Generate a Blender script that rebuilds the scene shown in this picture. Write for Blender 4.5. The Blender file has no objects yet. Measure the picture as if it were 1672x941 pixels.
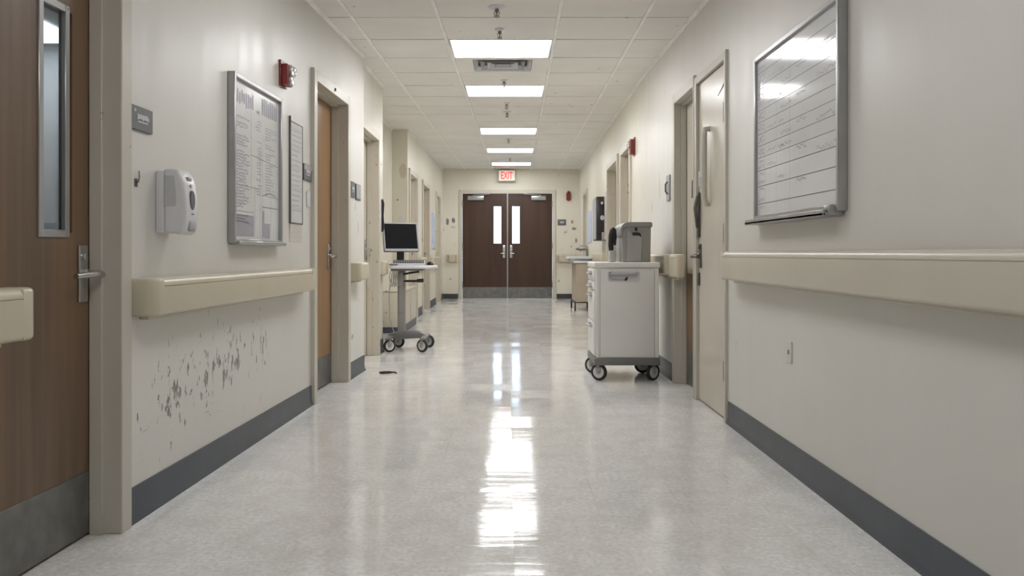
import bpy, bmesh, math, random
from mathutils import Vector, Matrix
C = bpy.context.scene.collection
F, CX, CY, CAMZ = 1400.0, 828.0, 414.0, 0.92
YEND, YREAR = 17.4, -3.0
rnd = random.Random(7)

# ------------------------------------------------------------------ helpers
def I(a, b, c): return Vector((a, b, c))
def wallT(a, b, side):
    """frame of a wall lying on X = a + b*Y; side +1: faces +X, -1: faces -X. T(Y, v, z), v is out of the wall"""
    n = Vector((side, -side * b, 0)).normalized()
    return lambda y, v, z: Vector((a + b * y + n.x * v, y + n.y * v, z))
def mT(M): return lambda a, b, c: M @ Vector((a, b, c))
def at(x, y, z=0, rz=0): return mT(Matrix.Translation((x, y, z)) @ Matrix.Rotation(rz, 4, 'Z'))
def zc(y): return 2.465 + 0.0155 * (y - 6.5)

def _finish_new(bm, faces, bev, seg):
    bmesh.ops.recalc_face_normals(bm, faces=faces)
    if bev > 0:
        es = list({e for f in faces for e in f.edges})
        bmesh.ops.bevel(bm, geom=es, offset=bev, segments=seg, affect='EDGES', profile=0.5, clamp_overlap=True)
def box(bm, T, a0, a1, b0, b1, c0, c1, bev=0, seg=2):
    v = [bm.verts.new(T(a, b, c)) for a in (a0, a1) for b in (b0, b1) for c in (c0, c1)]
    q = [(0, 1, 3, 2), (4, 6, 7, 5), (0, 4, 5, 1), (2, 3, 7, 6), (0, 2, 6, 4), (1, 5, 7, 3)]
    _finish_new(bm, [bm.faces.new([v[i] for i in f]) for f in q], bev, seg)
def hexa(bm, pts, bev=0, seg=2):
    """pts: 4 bottom + 4 top points"""
    v = [bm.verts.new(p) for p in pts]
    q = [(0, 1, 2, 3), (4, 7, 6, 5), (0, 4, 5, 1), (1, 5, 6, 2), (2, 6, 7, 3), (3, 7, 4, 0)]
    _finish_new(bm, [bm.faces.new([v[i] for i in f]) for f in q], bev, seg)
def ext(bm, T, poly, c0, c1, bev=0, seg=2, endonly=False):
    """polygon in (a,b) extruded along c"""
    lo = [bm.verts.new(T(a, b, c0)) for a, b in poly]
    hi = [bm.verts.new(T(a, b, c1)) for a, b in poly]
    n = len(poly)
    fs = [bm.faces.new(lo), bm.faces.new(list(reversed(hi)))]
    caps = fs[:]
    for i in range(n):
        fs.append(bm.faces.new([lo[i], lo[(i + 1) % n], hi[(i + 1) % n], hi[i]]))
    bmesh.ops.recalc_face_normals(bm, faces=fs)
    if bev:
        es = list({e for f in (caps if endonly else fs) for e in f.edges})
        bmesh.ops.bevel(bm, geom=es, offset=bev, segments=seg, affect='EDGES', profile=0.5, clamp_overlap=True)
def rrect(x0, x1, y0, y1, r, n=5):
    out = []
    for cx, cy, a0 in ((x1 - r, y1 - r, 0), (x0 + r, y1 - r, 90), (x0 + r, y0 + r, 180), (x1 - r, y0 + r, 270)):
        for i in range(n + 1):
            a = math.radians(a0 + 90 * i / n)
            out.append((cx + r * math.cos(a), cy + r * math.sin(a)))
    return out
def tube(bm, pts, r, n=10, T=I, closed=False):
    P = [T(*p) for p in pts]
    rs = r if isinstance(r, (list, tuple)) else [r] * len(P)
    rings = []
    t0 = (P[1] - P[0]).normalized()
    ref = Vector((0, 0, 1)) if abs(t0.z) < 0.9 else Vector((1, 0, 0))
    u = t0.cross(ref).normalized()
    for i, p in enumerate(P):
        t = (P[min(i + 1, len(P) - 1)] - P[max(i - 1, 0)]).normalized()
        u = (u - t * u.dot(t)).normalized()
        w = t.cross(u)
        rings.append([bm.verts.new(p + (u * math.cos(2 * math.pi * k / n) + w * math.sin(2 * math.pi * k / n)) * rs[i]) for k in range(n)])
    fs = []
    for a, b in zip(rings, rings[1:]):
        for k in range(n):
            fs.append(bm.faces.new([a[k], a[(k + 1) % n], b[(k + 1) % n], b[k]]))
    fs.append(bm.faces.new(list(reversed(rings[0])))); fs.append(bm.faces.new(rings[-1]))
    bmesh.ops.recalc_face_normals(bm, faces=fs)
def lathe(bm, T, prof, n=20, ring=False):
    """profile [(r, c)] turned about the local c axis"""
    rings = []
    for r, c in prof:
        if r < 1e-6: rings.append([bm.verts.new(T(0, 0, c))])
        elif ring and len(rings) == len(prof) - 1: rings.append(rings[0])
        else: rings.append([bm.verts.new(T(r * math.cos(2 * math.pi * k / n), r * math.sin(2 * math.pi * k / n), c)) for k in range(n)])
    fs = []
    for a, b in zip(rings, rings[1:]):
        for k in range(n):
            A, Bv, Cc, D = a[k % len(a)], a[(k + 1) % len(a)], b[(k + 1) % len(b)], b[k % len(b)]
            vs = []
            for q in (A, Bv, Cc, D):
                if q not in vs: vs.append(q)
            if len(vs) >= 3: fs.append(bm.faces.new(vs))
    for rg, end in () if ring else ((rings[0], 0), (rings[-1], 1)):
        if len(rg) > 1: fs.append(bm.faces.new(rg))
    bmesh.ops.recalc_face_normals(bm, faces=fs)
def quad(bm, pts): bm.faces.new([bm.verts.new(p) for p in pts])

WORLD = {}
def _obj(name, bm, m, off, smooth=True):
    bm.normal_update()
    for f in bm.faces: f.smooth = smooth
    for e in bm.edges:
        if len(e.link_faces) == 2:
            e.smooth = e.calc_face_angle(0) < math.radians(38)
    if off is not None and off.length > 0: bmesh.ops.translate(bm, verts=bm.verts, vec=-off)
    me = bpy.data.meshes.new(name); bm.to_mesh(me); bm.free()
    if m is not None: me.materials.append(m)
    o = bpy.data.objects.new(name, me); C.objects.link(o)
    return o
def tag(o, label=None, cat=None, group=None, kind=None):
    if label: o['label'] = label
    if cat: o['category'] = cat
    if group: o['group'] = group
    if kind: o['kind'] = kind
    return o
def root(name, label, cat, loc, group=None, kind=None):
    o = bpy.data.objects.new(name, None); C.objects.link(o)
    o.empty_display_size = 0.1; o.location = loc; WORLD[o.name] = Vector(loc)
    return tag(o, label, cat, group, kind)
def part(name, bm, m, parent, label=None):
    off = WORLD[parent.name]
    o = _obj(name, bm, m, off); o.parent = parent; WORLD[o.name] = off
    if label: o['label'] = label
    return o
def single(name, bm, m, label, cat, group=None, kind=None, centre=True):
    off = None
    if centre:
        vs = [v.co for v in bm.verts]
        off = Vector(((min(v.x for v in vs) + max(v.x for v in vs)) / 2, (min(v.y for v in vs) + max(v.y for v in vs)) / 2, min(v.z for v in vs)))
    o = _obj(name, bm, m, off)
    if off is not None: o.location = off
    WORLD[o.name] = off or Vector((0, 0, 0))
    return tag(o, label, cat, group, kind)
def nb(): return bmesh.new()
def copy_tree(o, parent=None):
    c = o.copy(); C.objects.link(c)
    if parent is not None: c.parent = parent
    for ch in list(o.children): copy_tree(ch, c)
    return c

# ------------------------------------------------------------------ materials
class NT:
    def __init__(s, name):
        s.m = bpy.data.materials.new(name); s.m.use_nodes = True
        s.t = s.m.node_tree; s.n = s.t.nodes
        s.bsdf = s.n['Principled BSDF']; s.out = s.n['Material Output']
        s.tc = s.n.new('ShaderNodeTexCoord')
    def link(s, a, b): s.t.links.new(a, b)
    def new(s, k, **kw):
        n = s.n.new(k)
        for a, b in kw.items(): setattr(n, a, b)
        return n
    def mapping(s, sc, src='Object'):
        mp = s.new('ShaderNodeMapping'); mp.inputs['Scale'].default_value = sc
        s.link(s.tc.outputs[src], mp.inputs['Vector']); return mp.outputs[0]
    def noise(s, vec, scale=1, detail=3, rough=0.5, dist=0):
        n = s.new('ShaderNodeTexNoise')
        n.inputs['Scale'].default_value = scale; n.inputs['Detail'].default_value = detail
        n.inputs['Roughness'].default_value = rough; n.inputs['Distortion'].default_value = dist
        s.link(vec, n.inputs['Vector']); return n.outputs['Fac']
    def ramp(s, fac, stops):
        r = s.new('ShaderNodeValToRGB'); e = r.color_ramp.elements
        while len(e) < len(stops): e.new(0.5)
        for el, (p, c) in zip(e, stops):
            el.position = p
            el.color = (c, c, c, 1) if isinstance(c, (int, float)) else (*c, 1)
        s.link(fac, r.inputs[0]); return r.outputs[0]
    def math(s, op, a, b=None):
        n = s.new('ShaderNodeMath', operation=op)
        for i, x in enumerate((a, b)):
            if x is None: continue
            if isinstance(x, (int, float)): n.inputs[i].default_value = x
            else: s.link(x, n.inputs[i])
        return n.outputs[0]
    def mix(s, fac, a, b, mode='MIX'):
        n = s.new('ShaderNodeMix', data_type='RGBA', blend_type=mode)
        for i, x in ((0, fac), (6, a), (7, b)):
            if isinstance(x, (int, float)): n.inputs[i].default_value = x
            elif isinstance(x, tuple): n.inputs[i].default_value = (*x, 1)
            else: s.link(x, n.inputs[i])
        return n.outputs[2]
    def bump(s, h, strength, dist=0.01):
        b = s.new('ShaderNodeBump'); b.inputs['Strength'].default_value = strength; b.inputs['Distance'].default_value = dist
        s.link(h, b.inputs['Height']); s.link(b.outputs[0], s.bsdf.inputs['Normal'])
    def set(s, **kw):
        names = dict(col='Base Color', rough='Roughness', metal='Metallic', spec='Specular IOR Level', emit='Emission Color', es='Emission Strength', coat='Coat Weight', cr='Coat Roughness')
        for k, v in kw.items():
            i = s.bsdf.inputs[names[k]]
            if isinstance(v, tuple): i.default_value = (*v, 1)
            elif isinstance(v, (int, float)): i.default_value = v
            else: s.link(v, i)
        return s
def M(name, col, rough=0.5, metal=0, spec=0.5, var=0.08, scale=6, bump=0, bscale=60):
    t = NT(name); t.set(rough=rough, metal=metal, spec=spec)
    v = t.mapping((1, 1, 1))
    n = t.noise(v, scale, 4)
    d = tuple(c * (1 - var) for c in col); l = tuple(min(1, c * (1 + var)) for c in col)
    t.set(col=t.ramp(n, [(0.3, d), (0.7, l)]))
    if bump: t.bump(t.noise(v, bscale, 3), bump, 0.002)
    return t.m
def MD(name, col, dirt, rough=0.4, spec=0.5, amount=0.66, scale=22):
    """paint with worn / grimy flecks"""
    t = NT(name)
    v = t.mapping((1, 1, 0.55))
    n = t.noise(v, scale, 6, 0.62)
    m = t.ramp(n, [(amount, 0.0), (amount + 0.05, 1.0)])
    g = t.noise(t.mapping((1, 1, 1)), 3, 3)
    base = t.mix(g, tuple(c * 0.92 for c in col), tuple(min(1, c * 1.06) for c in col))
    t.set(col=t.mix(m, base, dirt), rough=rough, spec=spec)
    return t.m

def wall_mat(name, scuffs=False, spots=()):
    t = NT(name)
    v = t.mapping((1, 1, 1))
    big = t.noise(v, 0.9, 4)
    base = t.mix(t.ramp(big, [(0.3, 0.0), (0.7, 1.0)]), (0.645, 0.63, 0.59), (0.70, 0.685, 0.645))
    sy = t.new('ShaderNodeSeparateXYZ'); t.link(t.tc.outputs['Object'], sy.inputs[0])
    far = t.ramp(t.math('DIVIDE', sy.outputs[1], 20.0), [(0.33, 0.0), (0.42, 1.0)])   # older cream coat past the first wall corner
    base = t.mix(far, base, t.mix(t.ramp(big, [(0.3, 0.0), (0.7, 1.0)]), (0.70, 0.665, 0.565), (0.75, 0.72, 0.63)))
    # grimy flecks and small chips
    fl = t.noise(t.mapping((7, 7, 4)), 1.6, 7, 0.66)
    flm = t.ramp(fl, [(0.69, 0.0), (0.745, 1.0)])
    base = t.mix(t.math('MULTIPLY', flm, 0.55), base, (0.30, 0.27, 0.22))
    fl2 = t.noise(t.mapping((5, 5, 3.2)), 1.6, 7, 0.7)
    base = t.mix(t.math('MULTIPLY', t.math('MULTIPLY', far, t.ramp(fl2, [(0.625, 0.0), (0.68, 1.0)])), 0.45), base, (0.34, 0.29, 0.21))
    if spots:
        nz = t.noise(t.mapping((1, 1, 1)), 26, 4, 0.6)
        for x, y, z, rx, ry, rz, k, col in spots:
            mp = t.new('ShaderNodeMapping', vector_type='TEXTURE')
            mp.inputs['Location'].default_value = (x, y, z); mp.inputs['Scale'].default_value = (rx, ry, rz)
            t.link(t.tc.outputs['Object'], mp.inputs[0])
            ln = t.new('ShaderNodeVectorMath', operation='LENGTH'); t.link(mp.outputs[0], ln.inputs[0])
            m = t.math('SUBTRACT', t.math('ADD', 0.62, t.math('MULTIPLY', nz, 0.9)), ln.outputs['Value'])
            base = t.mix(t.math('MULTIPLY', t.ramp(m, [(0.0, 0.0), (0.25, 1.0)]), k), base, col)
    if scuffs:
        sep = t.new('ShaderNodeSeparateXYZ'); t.link(t.tc.outputs['Object'], sep.inputs[0])
        def bump1(x, c, w):   # 1 at c falling to 0 at distance w
            return t.math('MAXIMUM', t.math('SUBTRACT', 1.0, t.math('ABSOLUTE', t.math('DIVIDE', t.math('SUBTRACT', x, c), w))), 0.0)
        Y, Z = sep.outputs[1], sep.outputs[2]
        my = bump1(Y, 3.6, 1.3); mz = bump1(Z, 0.44, 0.34)
        reg = t.math('MULTIPLY', my, mz)
        n1 = t.noise(t.mapping((34, 34, 13)), 1.0, 5, 0.62, 0.3)
        clus = t.noise(t.mapping((5, 5, 4)), 1.0, 2)
        val = t.math('ADD', n1, t.math('ADD', t.math('MULTIPLY', reg, 0.17), t.math('MULTIPLY', t.math('SUBTRACT', clus, 0.5), 0.32)))
        mk = t.math('MULTIPLY', t.ramp(val, [(0.70, 0.0), (0.722, 1.0)]), t.ramp(reg, [(0.02, 0.0), (0.12, 1.0)]))
        base = t.mix(t.math('MULTIPLY', mk, 0.85), base, (0.13, 0.115, 0.10))
        # scraped horizontal lines low on the wall
        my2 = bump1(Y, 3.15, 0.75); mz2 = bump1(Z, 0.27, 0.10)
        n2 = t.noise(t.mapping((6, 6, 90)), 1.0, 4, 0.6, 0.4)
        mk2 = t.math('MULTIPLY', t.ramp(n2, [(0.63, 0.0), (0.67, 1.0)]), t.ramp(t.math('MULTIPLY', my2, mz2), [(0.12, 0.0), (0.45, 1.0)]))
        base = t.mix(t.math('MULTIPLY', mk2, 0.7), base, (0.22, 0.20, 0.18))
    t.set(col=base, spec=0.5)
    t.set(rough=t.ramp(t.noise(t.mapping((8, 8, 0.8)), 1.0, 3), [(0.3, 0.33), (0.7, 0.44)]))
    h = t.math('ADD', t.math('MULTIPLY', t.noise(t.mapping((13, 13, 1.6)), 1.0, 4, 0.55), 1.0), t.math('MULTIPLY', t.noise(t.mapping((1, 1, 1)), 160, 2), 0.06))
    t.bump(h, 0.055, 0.02)
    return t.m
DK = (0.12, 0.10, 0.08)
WALL_S = wall_mat('wall_paint_scuffed', True, [(-1.36, 11.2, 2.0, .05, .3, .10, .45, (0.40, 0.33, 0.22)), (-1.43, 11.2, 1.62, .012, .2, .012, .8, DK), (-1.34, 11.2, 1.18, .02, .2, .03, .5, DK),
     (-1.15, 6.55, 1.12, .2, .008, .05, .8, DK), (-1.15, 6.45, 1.27, .2, .01, .03, .7, DK), (-1.16, 6.35, .30, .2, .05, .02, .5, DK), (-1.175, 8.0, 1.75, .1, .02, .02, .7, DK)])
WALL = wall_mat('wall_paint', False, [(1.2, 6.75, 1.45, .2, .02, .11, .55, (0.40, 0.36, 0.28)), (1.2, 6.72, 1.42, .2, .005, .09, .8, (0.2, 0.18, 0.14)), (1.2, 7.1, 1.30, .2, .03, .05, .4, (0.35, 0.31, 0.24)),
     (1.23, 9.45, 1.5, .2, .05, .05, .6, DK), (1.22, 8.1, 1.08, .2, .02, .03, .7, DK), (1.3, 11.0, 1.3, .2, .05, .03, .6, DK)])
WALL_E = wall_mat('wall_paint_end', False, [(-1.21, 17.4, 1.56, .03, .2, .07, .85, DK), (-1.09, 17.4, 1.59, .035, .2, .055, .85, DK), (-1.10, 17.4, 1.45, .05, .2, .02, .35, DK),
     (1.32, 17.4, 1.56, .025, .2, .04, .7, DK), (1.36, 17.4, 1.42, .05, .2, .03, .8, DK), (1.40, 17.4, 1.18, .02, .2, .05, .8, DK), (1.18, 17.4, 1.35, .035, .2, .02, .5, DK), (1.30, 17.4, 1.06, .02, .2, .015, .6, DK),
     (-1.15, 17.4, .40, .03, .2, .02, .5, DK), (1.05, 17.4, .36, .02, .2, .03, .5, DK)])

def floor_mat():
    t = NT('vinyl_tile')
    v = t.mapping((1, 1, 1))
    big = t.noise(v, 1.1, 4)
    fine = t.noise(t.mapping((1, 1, 1)), 55, 5, 0.7)
    mid = t.noise(t.mapping((1, 0.7, 1)), 9, 5, 0.65)
    c = t.mix(t.ramp(fine, [(0.35, 0.0), (0.65, 1.0)]), (0.63, 0.625, 0.61), (0.86, 0.855, 0.84))
    c = t.mix(t.math('MULTIPLY', t.ramp(mid, [(0.38, 1.0), (0.56, 0.0)]), 0.35), c, (0.55, 0.535, 0.50))
    c = t.mix(t.math('MULTIPLY', t.ramp(big, [(0.35, 1.0), (0.6, 0.0)]), 0.22), c, (0.63, 0.61, 0.575))
    flk = t.noise(t.mapping((1, 1, 1)), 130, 3, 0.6)
    c = t.mix(t.math('MULTIPLY', t.ramp(flk, [(0.64, 0.0), (0.70, 1.0)]), 0.5), c, (0.27, 0.25, 0.22))
    br = t.new('ShaderNodeTexBrick'); br.offset = 0.0; br.squash = 1.0
    br.inputs['Scale'].default_value = 1.0; br.inputs['Mortar Size'].default_value = 0.0022; br.inputs['Mortar Smooth'].default_value = 0.4
    br.inputs['Brick Width'].default_value = 0.305; br.inputs['Row Height'].default_value = 0.305
    br.inputs['Color1'].default_value = (0, 0, 0, 1); br.inputs['Color2'].default_value = (0.35, 0.35, 0.35, 1); br.inputs['Mortar'].default_value = (1, 1, 1, 1)
    mp = t.new('ShaderNodeMapping'); mp.inputs['Location'].default_value = (-0.022, 0.05, 0)
    t.link(t.tc.outputs['Object'], mp.inputs[0]); t.link(mp.outputs[0], br.inputs['Vector'])
    seam = t.math('MULTIPLY', br.outputs['Fac'], t.ramp(t.noise(v, 1.7, 2), [(0.45, 0.0), (0.68, 0.32)]))
    c = t.mix(seam, c, (0.28, 0.26, 0.23))
    c = t.mix(t.math('MULTIPLY', br.outputs['Color'], 0.05), c, (0.60, 0.56, 0.50))
    t.set(col=c, spec=0.30)
    t.set(rough=t.ramp(t.noise(t.mapping((2.2, 1.0, 1)), 1.6, 5, 0.6), [(0.3, 0.05), (0.7, 0.14)]))
    wv = t.math('ADD', t.noise(t.mapping((0.9, 6.0, 1)), 1.0, 3, 0.55, 0.4), t.math('MULTIPLY', t.noise(t.mapping((4.0, 26.0, 1)), 1.0, 3, 0.6, 0.6), 0.30))
    h = t.math('ADD', wv, t.math('MULTIPLY', br.outputs['Fac'], -0.10))
    t.bump(h, 0.06, 0.02)
    # every tile lies a hair out of level
    mp2 = t.new('ShaderNodeMapping'); mp2.inputs['Location'].default_value = (-0.022 / .305, 0.05 / .305, 0.5); mp2.inputs['Scale'].default_value = (1 / .305, 1 / .305, 0)
    t.link(t.tc.outputs['Object'], mp2.inputs[0])
    fl = t.new('ShaderNodeVectorMath', operation='FLOOR'); t.link(mp2.outputs[0], fl.inputs[0])
    wn = t.new('ShaderNodeTexWhiteNoise', noise_dimensions='3D'); t.link(fl.outputs[0], wn.inputs['Vector'])
    sb = t.new('ShaderNodeVectorMath', operation='SUBTRACT'); t.link(wn.outputs['Color'], sb.inputs[0]); sb.inputs[1].default_value = (.5, .5, .5)
    ml = t.new('ShaderNodeVectorMath', operation='MULTIPLY'); t.link(sb.outputs[0], ml.inputs[0]); ml.inputs[1].default_value = (0.006, 0.026, 0)
    ad = t.new('ShaderNodeVectorMath', operation='ADD'); t.link(ml.outputs[0], ad.inputs[0])
    bnode = [n for n in t.n if n.bl_idname == 'ShaderNodeBump'][0]
    t.link(bnode.outputs[0], ad.inputs[1])
    nn = t.new('ShaderNodeVectorMath', operation='NORMALIZE'); t.link(ad.outputs[0], nn.inputs[0])
    t.link(nn.outputs[0], t.bsdf.inputs['Normal'])
    return t.m
FLOOR = floor_mat()

def ceil_mat():
    t = NT('ceiling_tile_fibre')
    v = t.mapping((1, 1, 1))
    c = t.mix(t.ramp(t.noise(v, 2.2, 3), [(0.3, 0.0), (0.7, 1.0)]), (0.77, 0.755, 0.72), (0.83, 0.815, 0.78))
    sp = t.noise(v, 90, 4, 0.7)
    c = t.mix(t.math('MULTIPLY', t.ramp(sp, [(0.62, 0.0), (0.72, 1.0)]), 0.35), c, (0.48, 0.45, 0.40))
    ho = t.noise(v, 11, 2, 0.5)
    c = t.mix(t.math('MULTIPLY', t.ramp(ho, [(0.745, 0.0), (0.765, 1.0)]), 0.7), c, (0.25, 0.22, 0.19))
    t.set(col=c, rough=0.75, spec=0.3); t.bump(sp, 0.12, 0.004)
    return t.m
CEIL = ceil_mat()

def wood_mat(name, dark, light, warm, rough=0.38):
    t = NT(name)
    g = t.noise(t.mapping((26, 26, 0.9)), 1.0, 6, 0.62, 0.5)
    b = t.noise(t.mapping((4.5, 4.5, 0.35)), 1.0, 3)
    c = t.mix(t.ramp(g, [(0.3, 0.0), (0.7, 1.0)]), dark, light)
    c = t.mix(t.math('MULTIPLY', t.ramp(b, [(0.45, 0.0), (0.62, 1.0)]), 0.55), c, warm)
    t.set(col=c, rough=rough, spec=0.45); t.bump(g, 0.06, 0.002)
    return t.m
WOOD = wood_mat('oak_veneer', (0.105, 0.066, 0.042), (0.165, 0.105, 0.066), (0.23, 0.14, 0.076))
WOOD2 = wood_mat('honey_veneer', (0.22, 0.125, 0.06), (0.30, 0.175, 0.085), (0.34, 0.20, 0.095))
WOODD = wood_mat('walnut_veneer', (0.040, 0.019, 0.011), (0.060, 0.029, 0.017), (0.068, 0.033, 0.018), 0.38)
FRAME = MD('frame_paint', (0.54, 0.51, 0.445), (0.22, 0.18, 0.13), 0.34, 0.5, 0.70)
FRAME_L = MD('frame_paint_cream', (0.60, 0.555, 0.465), (0.26, 0.21, 0.15), 0.34, 0.5, 0.645)
DOORP = MD('door_paint_beige', (0.60, 0.555, 0.47), (0.36, 0.31, 0.24), 0.26, 0.5, 0.72)
RAIL = MD('rail_vinyl', (0.565, 0.51, 0.39), (0.36, 0.28, 0.18), 0.32, 0.5, 0.74)
RAILG = MD('rail_vinyl_grey', (0.60, 0.56, 0.47), (0.36, 0.30, 0.22), 0.30, 0.5, 0.76)
BASE = M('cove_base_vinyl', (0.075, 0.086, 0.105), 0.36, var=0.12)
BASEK = M('cove_base_black', (0.03, 0.032, 0.036), 0.4, var=0.12)
STEEL = M('brushed_steel', (0.20, 0.20, 0.195), 0.36, 0.75, var=0.18, scale=14)
CHROME = M('satin_chrome', (0.50, 0.50, 0.50), 0.22, 0.95)
ALU = M('aluminium', (0.40, 0.40, 0.405), 0.34, 0.7)
HINGE = M('dark_hinge_metal', (0.12, 0.115, 0.105), 0.4, 0.6)
GRIDM = M('ceiling_grid_metal', (0.88, 0.87, 0.84), 0.45)
SEAM = M('shaded_seam_metal', (0.20, 0.185, 0.16), 0.7)  # shadow of the recessed cross seams painted as dark bar colour
SPRK = M('dull_brass_grey', (0.22, 0.21, 0.19), 0.35, 0.8)
RED = M('red_plastic', (0.21, 0.024, 0.02), 0.32)
WHITEP = M('white_plastic', (0.66, 0.655, 0.68), 0.30, var=0.03)
GREYP = M('grey_plastic', (0.36, 0.36, 0.38), 0.35, var=0.05)
GRIP = M('mid_grey_plastic', (0.50, 0.50, 0.52), 0.35)
DGREY = M('dark_grey_plastic', (0.10, 0.105, 0.12), 0.35)
BLACK = M('black_plastic', (0.012, 0.012, 0.014), 0.38)
SCREEN = M('monitor_screen', (0.008, 0.008, 0.009), 0.5, spec=0.08, var=0.02)
RUBBER = M('black_rubber', (0.022, 0.022, 0.023), 0.6)
SIGN = M('sign_grey', (0.105, 0.11, 0.125), 0.42, var=0.05)
SIGNT = M('sign_lettering', (0.55, 0.55, 0.56), 0.5)
CARTW = MD('cart_enamel', (0.80, 0.79, 0.765), (0.33, 0.29, 0.24), 0.32, 0.5, 0.74)
CARTG = M('cart_grey_base', (0.17, 0.168, 0.165), 0.45)
BING = MD('bin_grey_plastic', (0.285, 0.28, 0.265), (0.17, 0.16, 0.15), 0.42, 0.45, 0.72)
BINL = M('bin_light_grey', (0.37, 0.365, 0.345), 0.42)
CERAM = M('white_basin', (0.70, 0.71, 0.72), 0.18, var=0.02)
PAPER = M('paper', (0.60, 0.60, 0.59), 0.6, var=0.03)
TAPE = M('pinkish_paper', (0.60, 0.55, 0.52), 0.6, var=0.03)
BOARD = M('whiteboard_enamel', (0.70, 0.71, 0.725), 0.09, spec=0.55, var=0.03, scale=3)
SHEET = M('glazed_notice', (0.64, 0.64, 0.635), 0.22, spec=0.25, var=0.06, scale=3)
INK = M('marker_ink', (0.12, 0.12, 0.14), 0.5)
INKL = M('faded_ink', (0.34, 0.34, 0.36), 0.5)
INKP = M('violet_grey_print', (0.33, 0.32, 0.37), 0.5)
BLUEP = M('pale_blue_notice', (0.55, 0.62, 0.74), 0.35)
DARKB = M('dark_brown_board', (0.035, 0.027, 0.022), 0.3)
TAN = M('tan_laminate', (0.46, 0.39, 0.31), 0.4)
INTER = M('room_beyond_paint', (0.50, 0.52, 0.53), 0.7)
SCRAP = M('dark_scrap', (0.05, 0.042, 0.036), 0.8)
def emis(name, col, s):
    t = NT(name); t.set(col=col, emit=col, es=s, rough=0.4); return t.m
LIGHT_STRENGTH = 19.0
LAMP = emis('lamp_diffuser', (0.985, 0.985, 0.995), LIGHT_STRENGTH)
LAMP_FILL = emis('fill_lamp_diffuser', (0.985, 0.985, 0.995), LIGHT_STRENGTH * 0.5)  # for unseen panels added as fill for the near floor and walls
LAMP2 = emis('side_room_lamp', (0.95, 0.97, 1.0), 5.0)
EXITW = emis('exit_face', (0.74, 0.70, 0.56), 0.28)
EXITR = emis('exit_letters', (0.85, 0.03, 0.045), 1.0)
def glass(name, tint, refl=1.0, rough=0.03):
    t = NT(name)
    tr = t.new('ShaderNodeBsdfTransparent'); tr.inputs[0].default_value = (*tint, 1)
    gl = t.new('ShaderNodeBsdfGlossy'); gl.inputs['Roughness'].default_value = rough
    fr = t.new('ShaderNodeFresnel'); geo = t.new('ShaderNodeNewGeometry')
    t.link(t.math('SUBTRACT', 1.5, t.math('MULTIPLY', geo.outputs['Backfacing'], 1.5 - 1 / 1.5)), fr.inputs[0])
    mx = t.new('ShaderNodeMixShader')
    t.link(fr.outputs[0], mx.inputs[0]); t.link(tr.outputs[0], mx.inputs[1]); t.link(gl.outputs[0], mx.inputs[2])
    t.link(mx.outputs[0], t.out.inputs[0])
    return t.m
GLASS = glass('clear_glass', (0.86, 0.90, 0.92))
LENS = glass('clear_lens', (0.80, 0.80, 0.80))

# ------------------------------------------------------------------ wall frames
L0 = wallT(-1.3971, 0.0396, 1)
L1X, L1Y = -1.175, 8.1
L1 = wallT(L1X, 0, 1)
NX = -1.50; NY = 11.2
NI = wallT(NX, 0, 1)
L2 = wallT(-1.30, 0, 1)
R0 = wallT(1.2, 0, -1)
R1 = wallT(1.2 - 0.0265 * 7.34, 0.0265, -1)
EW = lambda x, v, z: Vector((x, YEND - v, z))
JOG = 6.757

def wall_run(bm, T, y0, y1, openings, thick=0.16, ztop=None, back=True):
    """wall panels between y0 and y1 leaving openings [(a, b, ztop)]"""
    def pan(a, b, z0, fz):
        za, zb = fz(a), fz(b)
        hexa(bm, [T(a, 0, z0), T(b, 0, z0), T(b, -thick, z0), T(a, -thick, z0), T(a, 0, za), T(b, 0, zb), T(b, -thick, zb), T(a, -thick, za)])
    top = (lambda y: zc(y) + 0.03) if ztop is None else (lambda y: ztop)
    cur = y0
    for a, b, h in sorted(openings):
        a, b, h = a - .012, b + .012, h + .012
        if a > cur: pan(cur, a, 0, top)
        pan(a, b, h, top)
        if back: box(bm, T, a - .05, b + .05, -thick - .04, -thick - .002, -.02, h + .05)
        cur = b
    if y1 > cur: pan(cur, y1, 0, top)

HEAD = 1.98
D1 = (2.08, 2.81); D2 = (5.27, 6.12); D3 = (6.86, 7.72); D4 = (11.38, 12.25); D5 = (13.15, 14.15); D5b = (15.65, 16.5)
D7 = (4.69, 5.38); D8 = (5.45, 6.07); D9 = (8.52, 9.30); D10 = (9.75, 10.95); D11 = (14.95, 15.85)
OH = HEAD
b = nb(); wall_run(b, L0, YREAR, 4.0, [(*D1, OH)], back=False); wall_run(b, L0, 4.0, JOG, [(*D2, OH)])
wall_run(b, L1, JOG, L1Y, [(*D3, 1.935)])
wall_run(b, NI, L1Y - 0.1, NY, [])
box(b, I, -1.66, -1.335, L1Y - .1, L1Y, 0, 2.55)
box(b, I, -1.66, -1.46, NY, NY + 0.12, 0, 2.57)
wall_run(b, L2, NY, YEND + 0.2, [(*D4, OH), (*D5, OH), (*D5b, OH)])
single('wall_left', b, WALL_S, 'cream painted corridor wall with scuff marks and notices', 'wall', kind='structure', centre=False)
b = nb(); wall_run(b, R0, YREAR, 7.34, [(*D7, OH), (*D8, OH)])
wall_run(b, R1, 7.34, YEND + 0.2, [(*D9, OH), (*D10, OH), (*D11, OH)])
single('wall_right', b, WALL, 'cream painted corridor wall with the large ruled whiteboard', 'wall', kind='structure', centre=False)
EX0, EX1, EH = -0.91, 0.92, 2.14
b = nb()
for x0, x1, z0 in ((-1.6, EX0 - .012, 0), (EX1 + .012, 1.75, 0), (EX0 - .012, EX1 + .012, EH + .012)):
    box(b, I, x0, x1, YEND, YEND + 0.16, z0, 2.75)
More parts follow.
